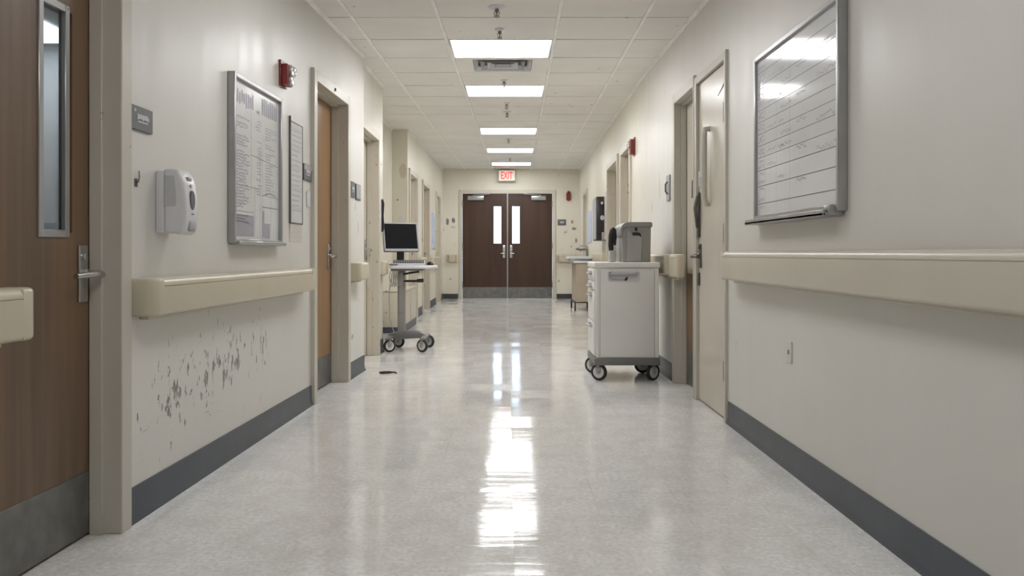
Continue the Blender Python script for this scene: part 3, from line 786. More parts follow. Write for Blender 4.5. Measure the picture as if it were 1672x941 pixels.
# ------------------------------------------------------------------ wall items, scuffed side
def room_sign(T, y0, y1, z0, z1, label, light=None):
    r = root('room_sign', label, 'sign', T((y0 + y1) / 2, 0, z0), 'room signs')
    b = nb(); box(b, T, y0, y1, 0, .010, z0, z1, .002, 1); part('sign_plate', b, SIGN, r)
    b = nb(); w = y1 - y0; h = z1 - z0
    y = y0 + w * .26
    for k, s in enumerate((.05, .05, .09, .06, .04, .08, .05, .03)):   # worn raised characters, too rubbed to read
        box(b, T, y, y + w * s, .010, .0112, z0 + h * (.48 if k % 3 else .44), z0 + h * (.68 if k != 7 else .60))
        if k % 2: box(b, T, y + w * s, y + w * (s + .014), .010, .0112, z0 + h * .52, z0 + h * .57)
        y += w * (s + .012)
    box(b, T, y0 + w * .28, y0 + w * .74, .010, .0112, z0 + h * .33, z0 + h * .39)
    ext(b, lambda a, bb, c: T(a, c, bb), [(y0 + w * .12, z0 + h * .72), (y0 + w * .21, z0 + h * .80), (y0 + w * .13, z0 + h * .88)], .010, .0112)
    part('lettering', b, SIGNT, r, 'worn pale lettering')
    if light:
        b = nb(); box(b, T, y0 + .004, y1 - .004, .010, .0115, z1 - h * light, z1 - .004); part('sign_insert', b, GREYP, r, 'lighter upper insert')
    return r
room_sign(L0, 2.905, 3.065, 1.345, 1.428, 'dark grey room sign above the hand sanitizer dispenser')
room_sign(L0, 5.02, 5.19, 1.352, 1.45, 'two-tone grey room sign tight beside the honey wood door frame', .35)
room_sign(L0, 6.27, 6.40, 1.335, 1.45, 'grey plate beside the honey wood door on its corner side')
room_sign(L0, 6.44, 6.60, 1.325, 1.445, 'lighter grey plate at the wall corner over the handrail stub', .9)
# small hook
b = nb(); tube(b, [(2.955, 0, 1.165), (2.955, .010, 1.167), (2.96, .011, 1.185), (2.965, .007, 1.205)], [.003, .003, .0025, .002], 8, L0); box(b, L0, 2.945, 2.965, 0, .003, 1.15, 1.178, .001, 1)
single('wall_hook', b, HINGE, 'tiny metal hook on the wall beside the sanitizer dispenser', 'hook')
b = nb(); box(b, L0, 5.10, 5.17, 0, .008, 1.20, 1.29, .002, 1)
single('wall_switch', b, WHITEP, 'small pale wall switch beneath the two-tone room sign', 'switch')
# dispenser
Y0, Y1, Z0, Z1 = 3.105, 3.225, 0.992, 1.222
r = root('soap_dispenser', 'pale grey hand sanitizer dispenser mounted over the long handrail', 'dispenser', L0((Y0 + Y1) / 2, 0, Z0))
b = nb(); box(b, L0, Y0, Y1, 0, .032, Z0 + .002, Z1 - .002, .006, 2); part('back_housing', b, WHITEP, r)
b = nb()
def dT(a, bb, c): return L0(c, a, bb)
zs = Z0; hgt = Z1 - Z0
prof = [(.030, zs + .004), (.066, zs), (.088, zs - .004), (.104, zs + .006), (.110, zs + .03), (.113, zs + .075), (.110, zs + .13), (.103, zs + .18), (.094, zs + .21), (.078, zs + hgt + .004), (.05, zs + hgt + .007), (.030, zs + hgt + .004)]
ext(b, dT, prof, Y0, Y1, .012, 3, True); part('front_cover', b, WHITEP, r)
b = nb(); ext(b, lambda a, bb, c: L0(a, c, bb), [(3.165 + .021 * math.cos(t) , 1.115 + .036 * math.sin(t)) for t in [i * math.pi / 12 for i in range(24)]], .095, .1145, .002, 1, True)
part('sight_window', b, DGREY, r, 'dark oval sight window')
b = nb(); ext(b, lambda a, bb, c: L0(a, c, bb), rrect(3.135, 3.195, zs + .008, zs + .048, .016), .09, .1145, .004, 2, True); part('push_button', b, GREYP, r, 'grey push area')
b = nb()
lathe(b, lambda a, bb, c: L0(3.165 + a, .10 + c, 1.168 + bb), [(.006, 0), (.006, .008), (0, .009)], 10); part('indicator', b, GREYP, r, 'small round indicator'); b = nb()
box(b, L0, 3.148, 3.186, .085, .102, 1.186, 1.202, .004, 2); part('cover_lock', b, GREYP, r, 'grey cover lock'); b = nb(); box(b, L0, 3.155, 3.175, .10, .1142, 1.062, 1.067)
part('sensor_slot', b, DGREY, r, 'dark slot')
b = nb(); ext(b, dT, [(.034, zs + .10), (.075, zs + .10), (.078, zs + .12), (.07, zs + .21), (.034, zs + .21)], Y0 - .0015, Y0 + .004, 0); part('side_grip', b, GRIP, r, 'darker grey side grip panel')

# framed boards
def scribble(b, T, y0, z0, w, h, v, seed, t=.0022):
    """one wavy handwritten word as a thin ribbon"""
    q = random.Random(seed); n = max(5, int(w / .006)); pts = []
    for i in range(n): pts.append((y0 + w * i / (n - 1), z0 + h * (q.random() - .2)))
    for (a, c), (d_, e) in zip(pts, pts[1:]):
        quad(b, [T(a, v, c - t), T(d_, v, e - t), T(d_, v, e + t), T(a, v, c + t)])
def strip(b, T, ya, yb, za, zb, v, t=.0016):
    quad(b, [T(ya, v, za - t), T(yb, v, zb - t), T(yb, v, zb + t), T(ya, v, za + t)])
def patch(b, T, ya, yb, za, zb, v): quad(b, [T(ya, v, za), T(yb, v, za), T(yb, v, zb), T(ya, v, zb)])
def vbar(b, T, y, za, zb, v, t=.0016): patch(b, T, y - t, y + t, za, zb, v)

Y0, Y1, Z0, Z1 = 3.82, 4.53, 0.965, 1.735
r = root('notice_board', 'aluminium framed glazed notice board with printed forms above the long handrail', 'notice board', L0((Y0 + Y1) / 2, 0, Z0))
b = nb(); box(b, L0, Y0 + .004, Y1 - .004, .0, .016, Z0 + .004, Z1 - .004); part('board', b, SHEET, r)
b = nb(); rect_frame(b, L0, Y0, Y1, Z0, Z1, .022, 0, .034, .003); part('board_frame', b, ALU, r)
b = nb(); box(b, L0, Y0 + .02, Y1 + .005, .0, .052, Z0 - .006, Z0 + .012, .003, 1); part('ledge', b, ALU, r)
v = .0166; b = nb()
q = random.Random(3)
ya, yb = Y0 + .03, Y1 - .03; W = yb - ya
for k in range(9):
    patch(b, L0, ya + W * (.02 + .045 * k), ya + W * (.02 + .045 * k + .03), Z1 - .115 - .02 * q.random(), Z1 - .075 + .02 * q.random(), v)
for k in range(8): patch(b, L0, ya + W * (.60 + .048 * k), ya + W * (.635 + .048 * k), Z1 - .13, Z1 - .06 + .02 * q.random(), v)
patch(b, L0, ya + W * .48, ya + W * .55, Z1 - .135, Z1 - .120, v)
part('printed_header', b, INKP, r, 'violet grey printed blocks'); b = nb()
patch(b, L0, ya + .01, ya + W * .42, 1.0, 1.10, v); patch(b, L0, ya + W * .66, ya + W * .80, .995, 1.07, v); patch(b, L0, ya + W * .62, ya + W * .66, 1.0, 1.13, v)
part('printed_picture', b, INKP, r, 'violet grey printed pictures')
b = nb()
for k in range(36):
    z = Z1 - .175 - k * .0142
    if q.random() < .85: scribble(b, L0, ya + W * .04, z, W * (.16 + .14 * q.random()), .010, v, k, .003)
    if q.random() < .75 and z > 1.2: scribble(b, L0, ya + W * (.45 + .06 * q.random()), z, W * .10, .008, v, 100 + k)
    if q.random() < .85 and z > 1.2: scribble(b, L0, ya + W * .68, z, W * (.1 + .18 * q.random()), .008, v, 200 + k)
part('printed_text', b, INKP, r, 'faded lines of text')
b = nb()
for z in (1.115, 1.235): strip(b, L0, ya + W * .02, ya + W * .42 if z < 1.2 else ya + W * .55, z, z, v, .001)
strip(b, L0, ya + W * .62, yb, 1.15, 1.15, v); strip(b, L0, ya + W * .62, ya + W * .80, 1.205, 1.225, v); strip(b, L0, ya + W * .80, yb, 1.225, 1.20, v)
strip(b, L0, ya + W * .36, yb, 1.39, 1.37, v, .0012)
for yy, za, zb in ((ya + W * .44, 1.0, 1.25), (ya + W * .56, 1.0, 1.45), (ya + W * .61, .99, 1.46), (ya + W * .36, 1.2, 1.6), (ya + W * .82, 1.06, 1.2)): vbar(b, L0, yy, za, zb, v, .001)
part('ruled_lines', b, INK, r, 'thin dark rules')
# slim notice holder
Y0, Y1, Z0, Z1 = 4.755, 5.0, 1.09, 1.66
r = root('notice_holder', 'slim framed paper notice between the notice board and honey wood door', 'notice', L0((Y0 + Y1) / 2, 0, .985))
b = nb(); box(b, L0, Y0 + .003, Y1 - .003, 0, .006, Z0, Z1); part('sheet', b, PAPER, r)
b = nb(); box(b, L0, Y0 - .006, Y0 + .004, 0, .011, Z0, Z1 + .025, .002, 1); box(b, L0, Y1 - .005, Y1, 0, .009, Z0, Z1, .002, 1); box(b, L0, Y0, Y1, 0, .009, Z1 - .005, Z1, .002, 1); box(b, L0, Y0, Y1, 0, .009, Z0 - .004, Z0 + .005, .002, 1)
part('holder_frame', b, HINGE, r, 'dark metal holder edges')
b = nb()
for k in range(4): box(b, L0, Y0 + .004, Y1 + .004 - .002 * k, .001 * k, .001 * k + .002, .985 + k * .026, 1.012 + k * .028)
part('lower_slips', b, TAPE, r, 'pinkish paper slips below')
b = nb()
for k in range(17):
    z = Z1 - .05 - k * .028
    scribble(b, L0, Y0 + .03, z, .12 + .08 * q.random(), .009, .0066, 300 + k)
    if k % 4 == 0: strip(b, L0, Y0 + .015, Y1 - .015, z + .016, z + .016, .0066, .001)
part('printed_text', b, INKL, r)
# fire alarm strobe
def alarm(T, y0, y1, z0, z1, label):
    r = root('fire_alarm', label, 'fire alarm', T((y0 + y1) / 2, 0, z0), 'red fire alarms')
    h = z1 - z0; w = y1 - y0
    b = nb(); box(b, T, y0, y1, 0, .012, z0, z1, .003, 1); part('back_plate', b, RED, r)
    b = nb(); box(b, T, y0 + .006, y1 - .006, .012, .046, z0 + .008, z1 - .02, .006, 2); part('alarm_body', b, RED, r)
    b = nb(); box(b, T, y0 + w * .28, y1 - w * .28, .046, .075, z0 + h * .40, z1 - h * .22, .008, 2); part('strobe_lens', b, LENS, r, 'clear strobe lens')
    b = nb()
    for cz in (.28, .62):
        lathe(b, (lambda cz_: (lambda a, bb, c: T(y0 + w * .5 + a, .046 + c, z0 + h * cz_ + bb)))(cz), [(w * .3, 0), (w * .3, .006), (w * .2, .012), (w * .12, .01), (0, .01)], 16)
    part('strobe_reflector', b, CHROME, r, 'silvery reflector')
    return r
alarm(L0, 4.565, 4.68, 1.815, 1.955, 'red fire alarm strobe above the slim framed notice')
alarm(R1, 8.16, 8.28, 1.86, 2.03, 'red fire alarm high beside the cream door above the supply cart')
# end wall pull station
r = root('fire_alarm', 'small red fire alarm on the end wall above the dark room sign', 'fire alarm', (1.245, YEND, 1.99), 'red fire alarms')
b = nb(); box(b, EW, 1.20, 1.29, 0, .04, 2.0, 2.15, .006, 2); box(b, EW, 1.225, 1.265, 0, .05, 2.15, 2.185, .004, 1); part('alarm_body', b, RED, r)
b = nb(); ext(b, lambda a, bb, c: EW(a, c, bb), [(1.215, 2.03), (1.275, 2.03), (1.265, 1.985), (1.225, 1.985)], .01, .055, .004, 1); part('pull_handle', b, RED, r)
room_sign(EW, 1.025, 1.195, 1.49, 1.61, 'dark room sign on the end wall beside the double doors')
# wall phone by door 3
r = root('wall_phone', 'dark wall telephone at the corner above the computer cart', 'telephone', L1(7.95, 0, 1.1))
b = nb(); box(b, L1, 7.86, 8.0, 0, .014, 1.10, 1.42, .005, 2); part('phone_body', b, WHITEP, r)
b = nb(); tube(b, [(7.93, .018, 1.12), (7.93, .026, 1.16), (7.93, .024, 1.27), (7.93, .026, 1.38), (7.93, .018, 1.42)], [.012, .015, .010, .015, .012], 10, L1); part('handset', b, BLACK, r, 'black handset')
# low cabinet in niche
r = root('low_cabinet', 'low beige cabinet with grey plinth in the niche behind the computer cart', 'cabinet', (-1.33, 10.5, 0))
b = nb(); box(b, I, -1.497, -1.19, 9.85, NY - .003, .07, .475, .006, 2); box(b, I, -1.499, -1.18, 9.84, NY - .002, .475, .495, .005, 2); part('cabinet_body', b, FRAME_L, r)
b = nb(); box(b, I, -1.495, -1.185, 9.87, NY - .004, 0, .085); part('plinth', b, BASE, r, 'dark grey plinth')
b = nb()
for k in range(2): box(b, I, -1.19, -1.184, 9.90 + k * .65, 10.50 + k * .65, .10, .46, .002, 1)
part('cabinet_door', b, FRAME_L, r)
# switch plates on the niche face
b = nb(); box(b, I, -1.42, -1.36, NY - .008, NY, 1.30, 1.42, .002, 1)
single('wall_switch', b, WHITEP, 'cream switch plate on the niche wall above the monitor', 'switch')
# far notices
b = nb(); box(b, L2, 14.75, 15.35, 0, .02, 1.0, 1.62, .003, 1)
o = single('wall_notice', b, BLUEP, 'pale blue notice far along the scuffed wall', 'notice')
b = nb(); box(b, R1, 13.9, 14.75, 0, .02, 1.10, 1.62, .003, 1)
o = single('wall_notice', b, BLUEP, 'pale blue notice above the hand basin', 'notice')

# ------------------------------------------------------------------ whiteboard side
Y0, Y1, Z0, Z1 = 3.02, 4.06, 1.075, 1.84
r = root('whiteboard', 'large ruled whiteboard with faint handwriting above the long beige handrail', 'whiteboard', R0((Y0 + Y1) / 2, 0, Z0 - .02))
b = nb(); box(b, R0, Y0 + .004, Y1 - .004, 0, .02, Z0 + .004, Z1 - .004); part('board', b, BOARD, r)
b = nb(); rect_frame(b, R0, Y0, Y1, Z0, Z1, .022, 0, .034, .003); box(b, R0, Y0 - .002, Y0 + .02, 0, .036, Z0 - .004, Z1 + .004, .003, 1); part('board_frame', b, ALU, r)
b = nb(); box(b, R0, Y0 + .05, Y1 + .02, 0, .07, Z0 - .022, Z0 - .006, .004, 2); box(b, R0, Y0 + .05, Y1 + .02, .058, .07, Z0 - .02, Z0 + .004, .003, 1); box(b, R0, Y0 + .03, Y0 + .085, 0, .055, Z0 - .02, Z0 + .02, .005, 2)
part('marker_tray', b, ALU, r)
b = nb(); v = .0205
zl = [1.15, 1.232, 1.305, 1.365, 1.42, 1.475, 1.53, 1.585, 1.64, 1.70, 1.76]
for i, z in enumerate(zl): strip(b, R0, Y0 + .03, Y1 - .03, z, z, v, .0018 if i < 3 else .0013)
vbar(b, R0, Y1 - .14, Z0 + .03, Z1 - .03, v, .0008); vbar(b, R0, Y1 - .30, Z0 + .03, Z1 - .03, v, .0006); vbar(b, R0, Y1 - .48, Z0 + .03, Z1 - .03, v, .0006)
part('ruled_lines', b, INK, r, 'dark ruled lines')
b = nb()
for i, z in enumerate(zl):
    scribble(b, R0, Y1 - .13, z + .012, .10, .022, v, 500 + i, .003); scribble(b, R0, Y1 - .125, z - .022, .07, .016, v, 520 + i, .003)
    if i % 2: scribble(b, R0, Y1 - .40, z + .014, .07, .02, v, 600 + i, .003); scribble(b, R0, Y0 + .36, z - .02, .12, .018, v, 620 + i, .0026)
    if i in (2, 3, 5, 7, 9): scribble(b, R0, Y1 - .29, z + .012, .12, .018, v, 540 + i)
    if i in (3, 4, 6, 8): scribble(b, R0, Y1 - .5, z + .014, .14, .02, v, 560 + i)
    if i in (2, 4, 7, 9): scribble(b, R0, Y0 + .05, z + .01, .2, .022, v, 580 + i)
part('handwriting', b, INKP, r, 'faint marker handwriting')
b = nb(); tube(b, [(3.80, .05, Z0 + .001), (3.92, .05, Z0 + .001)], .007, 8, R0); single('marker_pen', b, DGREY, 'dark marker pen lying in the whiteboard tray', 'marker')
# outlet plate
r = root('wall_switch', 'pale switch plate low on the wall beneath the ruled whiteboard', 'switch', R0(3.63, 0, .455))
b = nb(); box(b, R0, 3.605, 3.665, 0, .006, .455, .548, .002, 1); part('cover_plate', b, WALL, r)
b = nb(); box(b, R0, 3.63, 3.64, .006, .012, .492, .512, .001, 1); part('toggle', b, GREYP, r)
# intercom
r = root('wall_intercom', 'small grey intercom plate between recessed door and supply cart', 'intercom', R0(6.35, 0, 1.31))
b = nb(); box(b, R0, 6.29, 6.41, 0, .012, 1.31, 1.50, .003, 1); part('cover_plate', b, GREYP, r)
b = nb(); tube(b, [(6.35, .014, 1.36 + 0), (6.335, .03, 1.38), (6.335, .03, 1.43), (6.35, .014, 1.45)], .006, 8, R0); part('handle', b, HINGE, r)
# dark wall cabinet
r = root('wall_cabinet', 'tall dark brown wall panel box with pale blue stickers and hanging cords', 'wall cabinet', R1(11.6, 0, 1.09))
b = nb(); box(b, R1, 11.3, 11.9, 0, .125, 1.09, 1.67, .006, 2); part('case', b, DARKB, r)
b = nb(); box(b, R1, 11.3 + .012, 11.9 - .012, .125, .135, 1.11, 1.65, .003, 1); part('front_door', b, GREYP, r, 'grey front')
b = nb()
def pane(x, z, rr, n=16): ext(b, lambda a, bb, c: R1(11.3 - c, a, bb), [(x + rr * math.cos(2 * math.pi * i / n), z + rr * 1.2 * math.sin(2 * math.pi * i / n)) for i in range(n)], 0.0, .003)
pane(.052, 1.39, .027); part('sticker', b, BLUEP, r, 'round pale blue sticker'); b = nb(); pane(.055, 1.585, .016); part('sticker', b, BLUEP, r, 'small pale blue sticker')
b = nb(); box(b, R1, 11.27, 11.30, .01, .06, 1.10, 1.2, .008, 2); part('bracket', b, GREYP, r, 'grey bracket')
b = nb()
tube(b, [(11.28, .04, 1.11), (11.27, .045, 1.03), (11.27, .04, .95), (11.27, .03, .90)], .006, 8, R1)
tube(b, [(11.15, .015, 1.25), (11.14, .02, 1.05), (11.12, .03, .96), (11.05, .04, .93)], .005, 8, R1)
part('cord', b, GREYP, r, 'grey hanging cords')
r = root('conduit_box', 'narrow strip of reddish and blue switches beside the dark wall panel', 'switch panel', R1(11.12, 0, 1.12))
b = nb(); box(b, R1, 11.06, 11.20, 0, .03, 1.10, 1.72, .004, 1); part('case', b, WHITEP, r)
b = nb()
for k, z in enumerate((1.16, 1.32, 1.56)):
    b = nb(); box(b, R1, 11.08, 11.18, .03, .036, z, z + .1, .003, 1); part('switch_insert', b, TAN, r, 'brown insert')

# hand basin
r = root('wash_stand', 'white hand basin on a tan cabinet with thin dark legs', 'wash stand', (1.2, 14.0, 0))
b = nb(); box(b, I, 1.10, 1.37, 13.72, 14.55, .14, .76, .005, 1); part('cabinet_body', b, TAN, r)
b = nb(); box(b, I, 1.095, 1.10, 13.76, 14.12, .16, .72, .002, 1); box(b, I, 1.095, 1.10, 14.15, 14.51, .16, .72, .002, 1); part('cabinet_door', b, TAN, r)
b = nb()
for x in (1.09, 1.36):
    for y in (13.74, 14.53): box(b, I, x - .012, x + .012, y - .012, y + .012, 0, .14, .002, 1)
for y in (13.74, 14.53): box(b, I, 1.09, 1.36, y - .01, y + .01, .125, .145)
for x in (1.09, 1.36): box(b, I, x - .01, x + .01, 13.74, 14.53, .125, .145)
part('leg_frame', b, BLACK, r, 'thin black legs')
b = nb(); box(b, I, 1.06, 1.375, 13.68, 14.6, .765, .80, .008, 2); part('shelf', b, CERAM, r)
b = nb()
ol = rrect(.95, 1.375, 13.7, 14.65, .06); il = rrect(1.0, 1.30, 13.76, 14.59, .05)
n = len(ol); rings = []
for poly, z in ((ol, .835), (ol, .875), (il, .875), ([(1.15 + (x - 1.15) * .8, 14.17 + (y - 14.17) * .85) for x, y in il], .845)):
    rings.append([b.verts.new((x, y, z)) for x, y in poly])
for a, c in zip(rings, rings[1:]):
    for i in range(n): b.faces.new([a[i], a[(i + 1) % n], c[(i + 1) % n], c[i]])
b.faces.new(rings[0]); b.faces.new(rings[-1][::-1]); bmesh.ops.recalc_face_normals(b, faces=b.faces)
part('basin', b, CERAM, r)
b = nb(); box(b, I, 1.02, 1.36, 13.8, 14.5, .80, .835); part('basin_support', b, CERAM, r)
b = nb(); tube(b, [(1.33, 14.15, .875), (1.33, 14.15, 1.0), (1.32, 14.15, 1.035), (1.28, 14.15, 1.045), (1.20, 14.15, 1.04), (1.16, 14.15, 1.02), (1.155, 14.15, .985)], [.02, .018, .016, .015, .014, .014, .013], 12)
part('faucet', b, CHROME, r, 'chrome faucet')
b = nb(); tube(b, [(1.29, 13.95, .985), (1.19, 13.95, .98), (1.12, 13.95, .992)], [.014, .018, .011], 8); tube(b, [(1.30, 13.95, .875), (1.30, 13.95, .985)], .011, 8); part('tap_lever', b, HINGE, r, 'dark tap lever')

# ------------------------------------------------------------------ casters
def caster(parent, x, y, rr, ztop, ang, forkm, wheelm=None):
    """swivel caster: fork, wheel with pale hub"""
    T0 = mT(Matrix.Translation((x, y, 0)) @ Matrix.Rotation(ang, 4, 'Z'))   # wheel axle along local x
    b = nb(); w = .012
    for s in (-1, 1):
        pl = [(-.012, rr - .012), (.012, rr - .012), (.022, ztop - .035), (-.02, ztop - .035)]
        ext(b, (lambda s_: (lambda a, bb, c: T0(s_ * (w + .004) + c, a, bb)))(s), pl, -.002, .002)
    box(b, T0, -.019, .019, -.024, .026, ztop - .038, ztop - .03, .003, 1)
    lathe(b, T0, [(.016, ztop - .03), (.016, ztop), (0, ztop)], 12)
    tube(b, [(-.022, 0, rr), (.022, 0, rr)], .006, 8, T0)
    cst = part('caster', b, forkm, parent)
    b = nb()
    def WT(a, bb, c): return T0(c, a, rr + bb)
    lathe(b, WT, [(rr * .70, -w), (rr * .93, -w), (rr, -w * .5), (rr, w * .5), (rr * .93, w), (rr * .70, w), (rr * .70, -w)], 28, True)
    part('tyre', b, RUBBER, cst, 'black rubber tyre')
    b = nb(); lathe(b, WT, [(rr * .71, -w * .8), (rr * .71, w * .8), (rr * .3, w * .9), (.008, w * .9), (.008, -w * .9), (rr * .3, -w * .9)], 24)
    part('hub', b, WHITEP, cst, 'grey hub')
    return cst

# ------------------------------------------------------------------ supply cart
X0, X1, Y0, Y1 = .638, 1.09, 6.16, 6.66
r = root('supply_cart', 'white wheeled supply cart with drawers and grey base standing by the wall', 'cart', ((X0 + X1) / 2, (Y0 + Y1) / 2, 0))
b = nb(); box(b, I, X0, X1, Y0, Y1, .168, .818, .006, 2)
box(b, I, X0 - .0, X0 + .022, Y0 - .004, Y0 + .02, .168, .818, .004, 1); box(b, I, X1 - .022, X1, Y0 - .004, Y0 + .02, .168, .818, .004, 1)
part('cart_body', b, CARTW, r)
b = nb(); box(b, I, X0 - .012, X1 + .008, Y0 - .02, Y1 + .012, .818, .856, .006, 3); part('cart_top', b, CARTW, r)
b = nb(); box(b, I, X0 - .012, X1 + .008, Y0 - .016, Y1 + .01, .116, .168, .006, 2); box(b, I, .80, 1.0, 6.3, 6.5, .098, .116); part('base_frame', b, CARTG, r, 'grey base frame')
SX = lambda a, v, z: Vector((X0 - v, a, z))
for z0, z1 in ((.722, .806), (.655, .714), (.43, .647), (.18, .42)):
    b = nb(); box(b, SX, Y0 + .03, Y1 - .02, -.01, .012, z0, z1, .004, 2)
    dr = part('drawer', b, CARTW, r)
    b = nb(); zz = z1 - .03
    box(b, SX, Y0 + .16, Y1 - .15, .012, .014, zz - .018, zz + .014)
    tube(b, [(Y0 + .15, .012, zz), (Y0 + .16, .03, zz - .004), (Y1 - .15, .03, zz - .004), (Y1 - .14, .012, zz)], .007, 8, SX)
    part('drawer_pull', b, GREYP, dr, 'grey drawer pull')
b = nb(); FX = lambda a, v, z: Vector((a, Y0 - v, z))
def hrect(x0, x1, z0, z1, rr): ext(b, lambda a, bb, c: FX(a, c, bb), rrect(x0, x1, z0, z1, rr), .0, .005, .002, 1, True)
hrect(.722, .955, .716, .792, .02)
part('grip_plate', b, WHITEP, r)
for x in (.668, 1.058):
    b = nb(); box(b, FX, x - .0018, x + .0018, 0, .0012, .18, .80)
    part('panel_seam', b, GREYP, r, 'grey panel seam line')
b = nb(); tube(b, [(.74, .005, .778), (.745, .028, .772), (.75, .03, .77), (.92, .03, .77), (.925, .028, .772), (.93, .005, .778)], .010, 10, FX); tube(b, [(.738, .006, .78), (.735, .010, .755), (.745, .008, .733), (.84, .008, .728)], .004, 6, FX); part('push_handle', b, GREYP, r, 'worn grey push handle')
b = nb(); ext(b, lambda a, bb, c: FX(a, c, bb), [(.842, .735), (.852, .742), (.862, .755), (.866, .74), (.860, .728), (.85, .722), (.843, .726)], .005, .012); part('latch', b, BLACK, r, 'black latch')
for x, y, a in ((.665, 6.205, 1.0), (.655, 6.60, .95), (1.055, 6.205, 2.2), (1.042, 6.60, 1.3)): caster(r, x, y, .062, .126, a, BINL)

# bin on cart
bx0, bx1, by0, by1, bz0, bz1 = .836, 1.046, 6.22, 6.58, .856, 1.148
r = root('storage_bin', 'grey plastic bin with rounded shoulder and dark slot standing on the supply cart', 'bin', ((bx0 + bx1) / 2, (by0 + by1) / 2, bz0))
b = nb()
pl = [(bx0 + .004, bz0), (bx1 - .004, bz0), (bx1, bz1 - .03), (bx0 + .012, bz1 - .03), (bx0 - .004, bz1 - .08), (bx0, bz0 + .05)]
ext(b, lambda a, bb, c: Vector((a, c, bb)), pl, by0 + .006, by1 - .006, .008, 2, True); part('bin_body', b, BING, r)
b = nb()
lid = [(bx0 - .012, bz1 - .10), (bx0 - .012, bz1 - .075)]
for i in range(7):
    a = math.radians(180 - 90 * i / 6); lid.append((bx0 - .012 + .055 + .055 * math.cos(a), bz1 - .055 + .055 * math.sin(a)))
lid += [(bx1 - .004, bz1), (bx1 + .008, bz1 - .006), (bx1 + .008, bz1 - .036), (bx0 + .03, bz1 - .036), (bx0 + .008, bz1 - .05), (bx0 + .002, bz1 - .10)]
ext(b, lambda a, bb, c: Vector((a, c, bb)), lid, by0 - .004, by1 + .004, .003, 1, True); part('lid', b, BING, r)
b = nb(); GX = lambda a, v, z: Vector((a, by0 + .006 - v, z))
ext(b, lambda a, bb, c: GX(a, c, bb), [(.87, bz0 + .004), (.97, bz0 + .004), (.978, bz0 + .19), (.968, bz0 + .205), (.905, bz0 + .205), (.88, bz0 + .235), (.868, bz0 + .22)], 0, .010, .004, 2, True); part('front_relief', b, BINL, r, 'lighter raised front panel')
b = nb()
ext(b, lambda a, bb, c: GX(a, c, bb), [(.936 + .010 * math.cos(2 * math.pi * i / 16), 1.096 + .015 * math.sin(2 * math.pi * i / 16)) for i in range(16)], .0, .004)
ext(b, lambda a, bb, c: GX(a, c, bb), [(.91, 1.050), (.91, 1.072), (.95, 1.074), (.968, 1.064), (.975, 1.036), (.963, 1.046), (.945, 1.051)], .0, .012)
part('slot', b, BLACK, r, 'dark keyhole slot')
r = root('handset_cradle', 'black looped handset upright in a grey cradle beside the grey bin', 'handset', (.79, 6.36, .856))
b = nb(); box(b, I, .755, .802, 6.31, 6.41, .856, .94, .008, 2); part('cradle', b, BINL, r)
b = nb(); tube(b, [(.774, 6.36, .925), (.770, 6.36, .98), (.773, 6.36, 1.05), (.780, 6.36, 1.09), (.788, 6.36, 1.105), (.796, 6.36, 1.095), (.796, 6.36, 1.04), (.792, 6.36, .98)], [.017, .020, .021, .020, .017, .016, .017, .016], 12); part('handset', b, BLACK, r)

# ------------------------------------------------------------------ computer cart
cx, cy = -1.015, 8.25
r = root('computer_cart', 'grey wheeled computer cart with a rounded white tabletop at the niche', 'computer cart', (cx, cy, 0))
ptop = [(-1.10, 8.05), (-1.10, 8.46), (-1.08, 8.50), (-.86, 8.50), (-.76, 8.44), (-.69, 8.34), (-.665, 8.24), (-.69, 8.14), (-.78, 8.05), (-.86, 8.02), (-1.085, 8.02)]
b = nb(); ext(b, I, ptop, .775, .806, .010, 3, True); part('tabletop', b, WHITEP, r, 'white tabletop')
b = nb(); box(b, I, -1.10, -.80, 8.10, 8.40, .755, .775, .004, 1); part('top_bracket', b, CARTG, r)
b = nb(); box(b, I, cx - .036, cx + .036, cy - .04, cy + .04, .12, .76, .012, 3); box(b, I, cx - .022, cx + .022, cy - .046, cy - .03, .35, .74, .004, 1); part('column', b, BING, r)
b = nb()
ext(b, lambda a, bb, c: Vector((a, c, bb)), [(-1.14, .10), (-1.14, .145), (-1.06, .168), (-.97, .175), (-.84, .172), (-.80, .15), (-.755, .118), (-.79, .10), (-.85, .108), (-.98, .10)], cy - .045, cy + .045, .008, 2)
for x in (-1.11, -.785): box(b, I, x - .028, x + .028, 7.95, 8.44, .112, .135, .008, 2)
part('base_frame', b, CARTG, r, 'dark grey base')
for x, y, a in ((-1.095, 7.985, 2.1), (-1.06, 8.40, 1.2), (-.79, 7.985, 1.05), (-.76, 8.40, .9)): caster(r, x, y, .060, .118, a, BINL)
b = nb(); tube(b, [(cx, cy - .03, .655), (-.88, cy - .04, .655), (-.83, cy - .04, .658)], .011, 8); tube(b, [(-.86, cy - .04, .658), (-.80, cy - .04, .66)], .018, 10); tube(b, [(cx, cy - .03, .715), (-.92, cy - .05, .735), (-.84, cy - .05, .745)], .010, 8); part('height_lever', b, BLACK, r, 'black adjusting levers')
b = nb()
for k in range(5):
    x = -1.10 + k * .018; q = random.Random(k)
    tube(b, [(x, 8.12, .755), (x - .012, 8.10, .70), (x - .005 + .01 * q.random(), 8.09, .63 - .03 * q.random()), (x + .02, 8.10, .62), (x + .03, 8.13, .68), (x + .028, 8.16, .755)], .004, 6)
tube(b, [(-1.095, 8.12, .70), (-1.12, 8.14, .55), (-1.12, 8.18, .30), (-1.08, 8.2, .16)], .005, 6)
part('cable_bundle', b, BINL, r, 'looped pale cables')
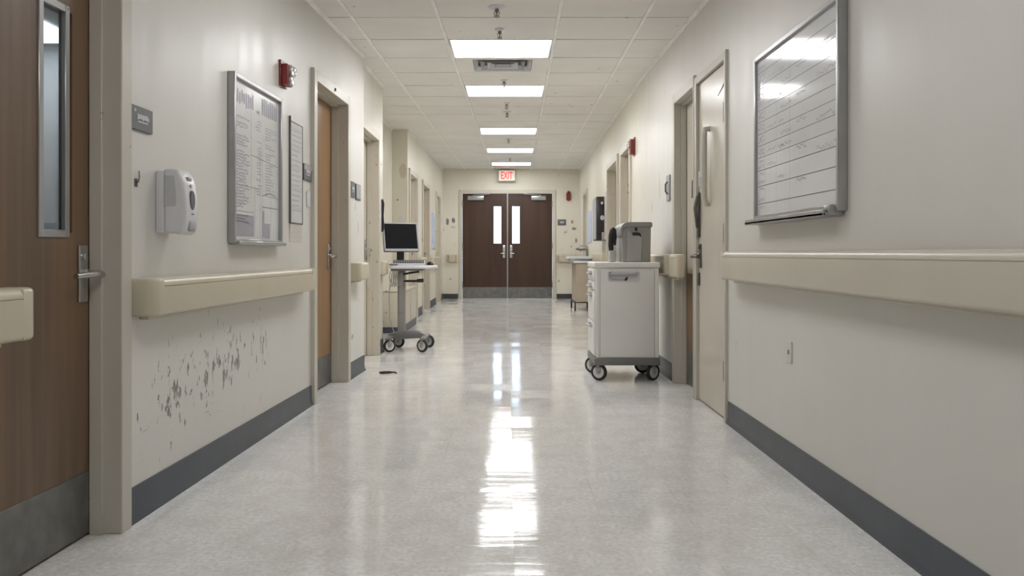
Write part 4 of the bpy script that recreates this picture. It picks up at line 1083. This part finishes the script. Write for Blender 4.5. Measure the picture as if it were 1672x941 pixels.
# monitor
mx, my = -1.035, 8.33
r = root('computer_monitor', 'black flat computer monitor with silver bezel standing on the computer cart', 'monitor', (mx, my, .806))
b = nb(); lathe(b, at(mx + .01, my - .03, .806), [(.10, 0), (.10, .012), (.085, .03), (.05, .042), (0, .042)], 28); part('stand_base', b, ALU, r, 'silver round stand base')
b = nb(); box(b, I, mx - .035, mx + .035, my - .03, my + .01, .828, .97, .008, 2); part('stand_neck', b, BLACK, r)
Ms = Matrix.Translation((mx + .004, my - .03, 1.075)) @ Matrix.Rotation(math.radians(22), 4, 'Z') @ Matrix.Rotation(math.radians(-17), 4, 'X')
T = mT(Ms); hw, hh = .172, .145
b = nb(); ext(b, lambda a, bb, c: T(a, c, bb), rrect(-hw, hw, -hh, hh, .008, 3), -.012, .022, .004, 2, True); ext(b, lambda a, bb, c: T(a, c, bb), rrect(-hw * .6, hw * .6, -hh * .6, hh * .6, .02, 3), .02, .05, .006, 2, True); part('monitor_housing', b, DGREY, r)
b = nb()
for x0, x1, z0, z1 in ((-hw, -hw + .013, -hh, hh), (hw - .013, hw, -hh, hh), (-hw, hw, hh - .014, hh), (-hw, hw, -hh, -hh + .026)): box(b, T, x0, x1, -.019, -.008, z0, z1, .003, 1)
part('bezel', b, GREYP, r, 'silver grey bezel')
b = nb(); box(b, T, -hw + .012, hw - .012, -.0135, -.010, -hh + .024, hh - .012); part('screen', b, SCREEN, r, 'black blank screen')
# keyboard, mouse, mat, paper
r = root('keyboard', 'pale low keyboard on the computer cart tabletop', 'keyboard', (-.93, 8.15, .806))
T = mT(Matrix.Translation((-.935, 8.14, .822)) @ Matrix.Rotation(.12, 4, 'Z') @ Matrix.Rotation(math.radians(15), 4, 'X'))
b = nb(); box(b, T, -.155, .155, -.06, .06, 0, .018, .005, 2); box(b, T, -.13, -.10, .035, .058, -.026, .002, .003, 1); box(b, T, .10, .13, .035, .058, -.026, .002, .003, 1); part('keyboard_case', b, WHITEP, r)
b = nb()
for i in range(14):
    for j in range(5): box(b, T, -.147 + i * .0212, -.129 + i * .0212, -.052 + j * .021, -.034 + j * .021, .018, .023)
part('keys', b, DGREY, r, 'dark keys')
r = root('computer_mouse', 'dark computer mouse at the rounded end of the cart tabletop', 'mouse', (-.735, 8.23, .806))
b = nb(); box(b, I, -.79, -.69, 8.18, 8.30, .806, .809, .001, 1); part('mouse_pad', b, DGREY, r)
b = nb(); T = at(-.74, 8.23, .809, .5)
lathe(b, lambda a, bb, c: T(a * .62, bb, c), [(.048, 0), (.05, .008), (.042, .022), (.022, .031), (0, .033)], 18); part('mouse_body', b, BLACK, r)
b = nb(); box(b, at(-1.075, 8.10, .806, .3), -.035, .035, -.05, .05, 0, .014, .004, 1); single('handheld_scanner', b, DGREY, 'dark flat device on the cart tabletop beneath the monitor edge', 'device')

# scrap on the floor
b = nb(); q = random.Random(5); n = 14
lo = [];
for i in range(n):
    a = 2 * math.pi * i / n; rr = .6 + .5 * q.random()
    lo.append((-.93 + .05 * rr * math.cos(a), 6.57 + .028 * rr * math.sin(a)))
ext(b, I, lo, 0.0, .016, .005, 2, True); tube(b, [(-.90, 6.57, .008), (-.86, 6.565, .010), (-.845, 6.55, .005)], .006, 6)
single('floor_scrap', b, SCRAP, 'small dark scrap lying on the floor before the computer cart', 'scrap')

# ------------------------------------------------------------------ camera, world, view
cam = bpy.data.cameras.new('camera'); co = bpy.data.objects.new('camera', cam); C.objects.link(co)
cam.sensor_width = 36; cam.lens = 36 * F / 1672
co.location = (0, 0, CAMZ); co.rotation_euler = (math.pi / 2, 0, 0)
cam.shift_x = (836 - CX) / 1672; cam.shift_y = -(470.5 - CY) / 1672
cam.clip_start = 0.02
sc = bpy.context.scene; sc.camera = co
w = bpy.data.worlds.new('daylight'); sc.world = w; w.use_nodes = True
bg = w.node_tree.nodes['Background']; bg.inputs[0].default_value = (0.66, 0.80, 1.0, 1); bg.inputs[1].default_value = 4.5
sc.view_settings.view_transform = 'Standard'; sc.view_settings.look = 'None'
sc.view_settings.exposure = 0.0; sc.view_settings.gamma = 1.0; sc.view_settings.use_curve_mapping = False
sc.cycles.use_denoising = True
sc.cycles.max_bounces = 10; sc.cycles.diffuse_bounces = 6; sc.cycles.glossy_bounces = 5; sc.cycles.transparent_max_bounces = 8
sc.cycles.sample_clamp_indirect = 8.0
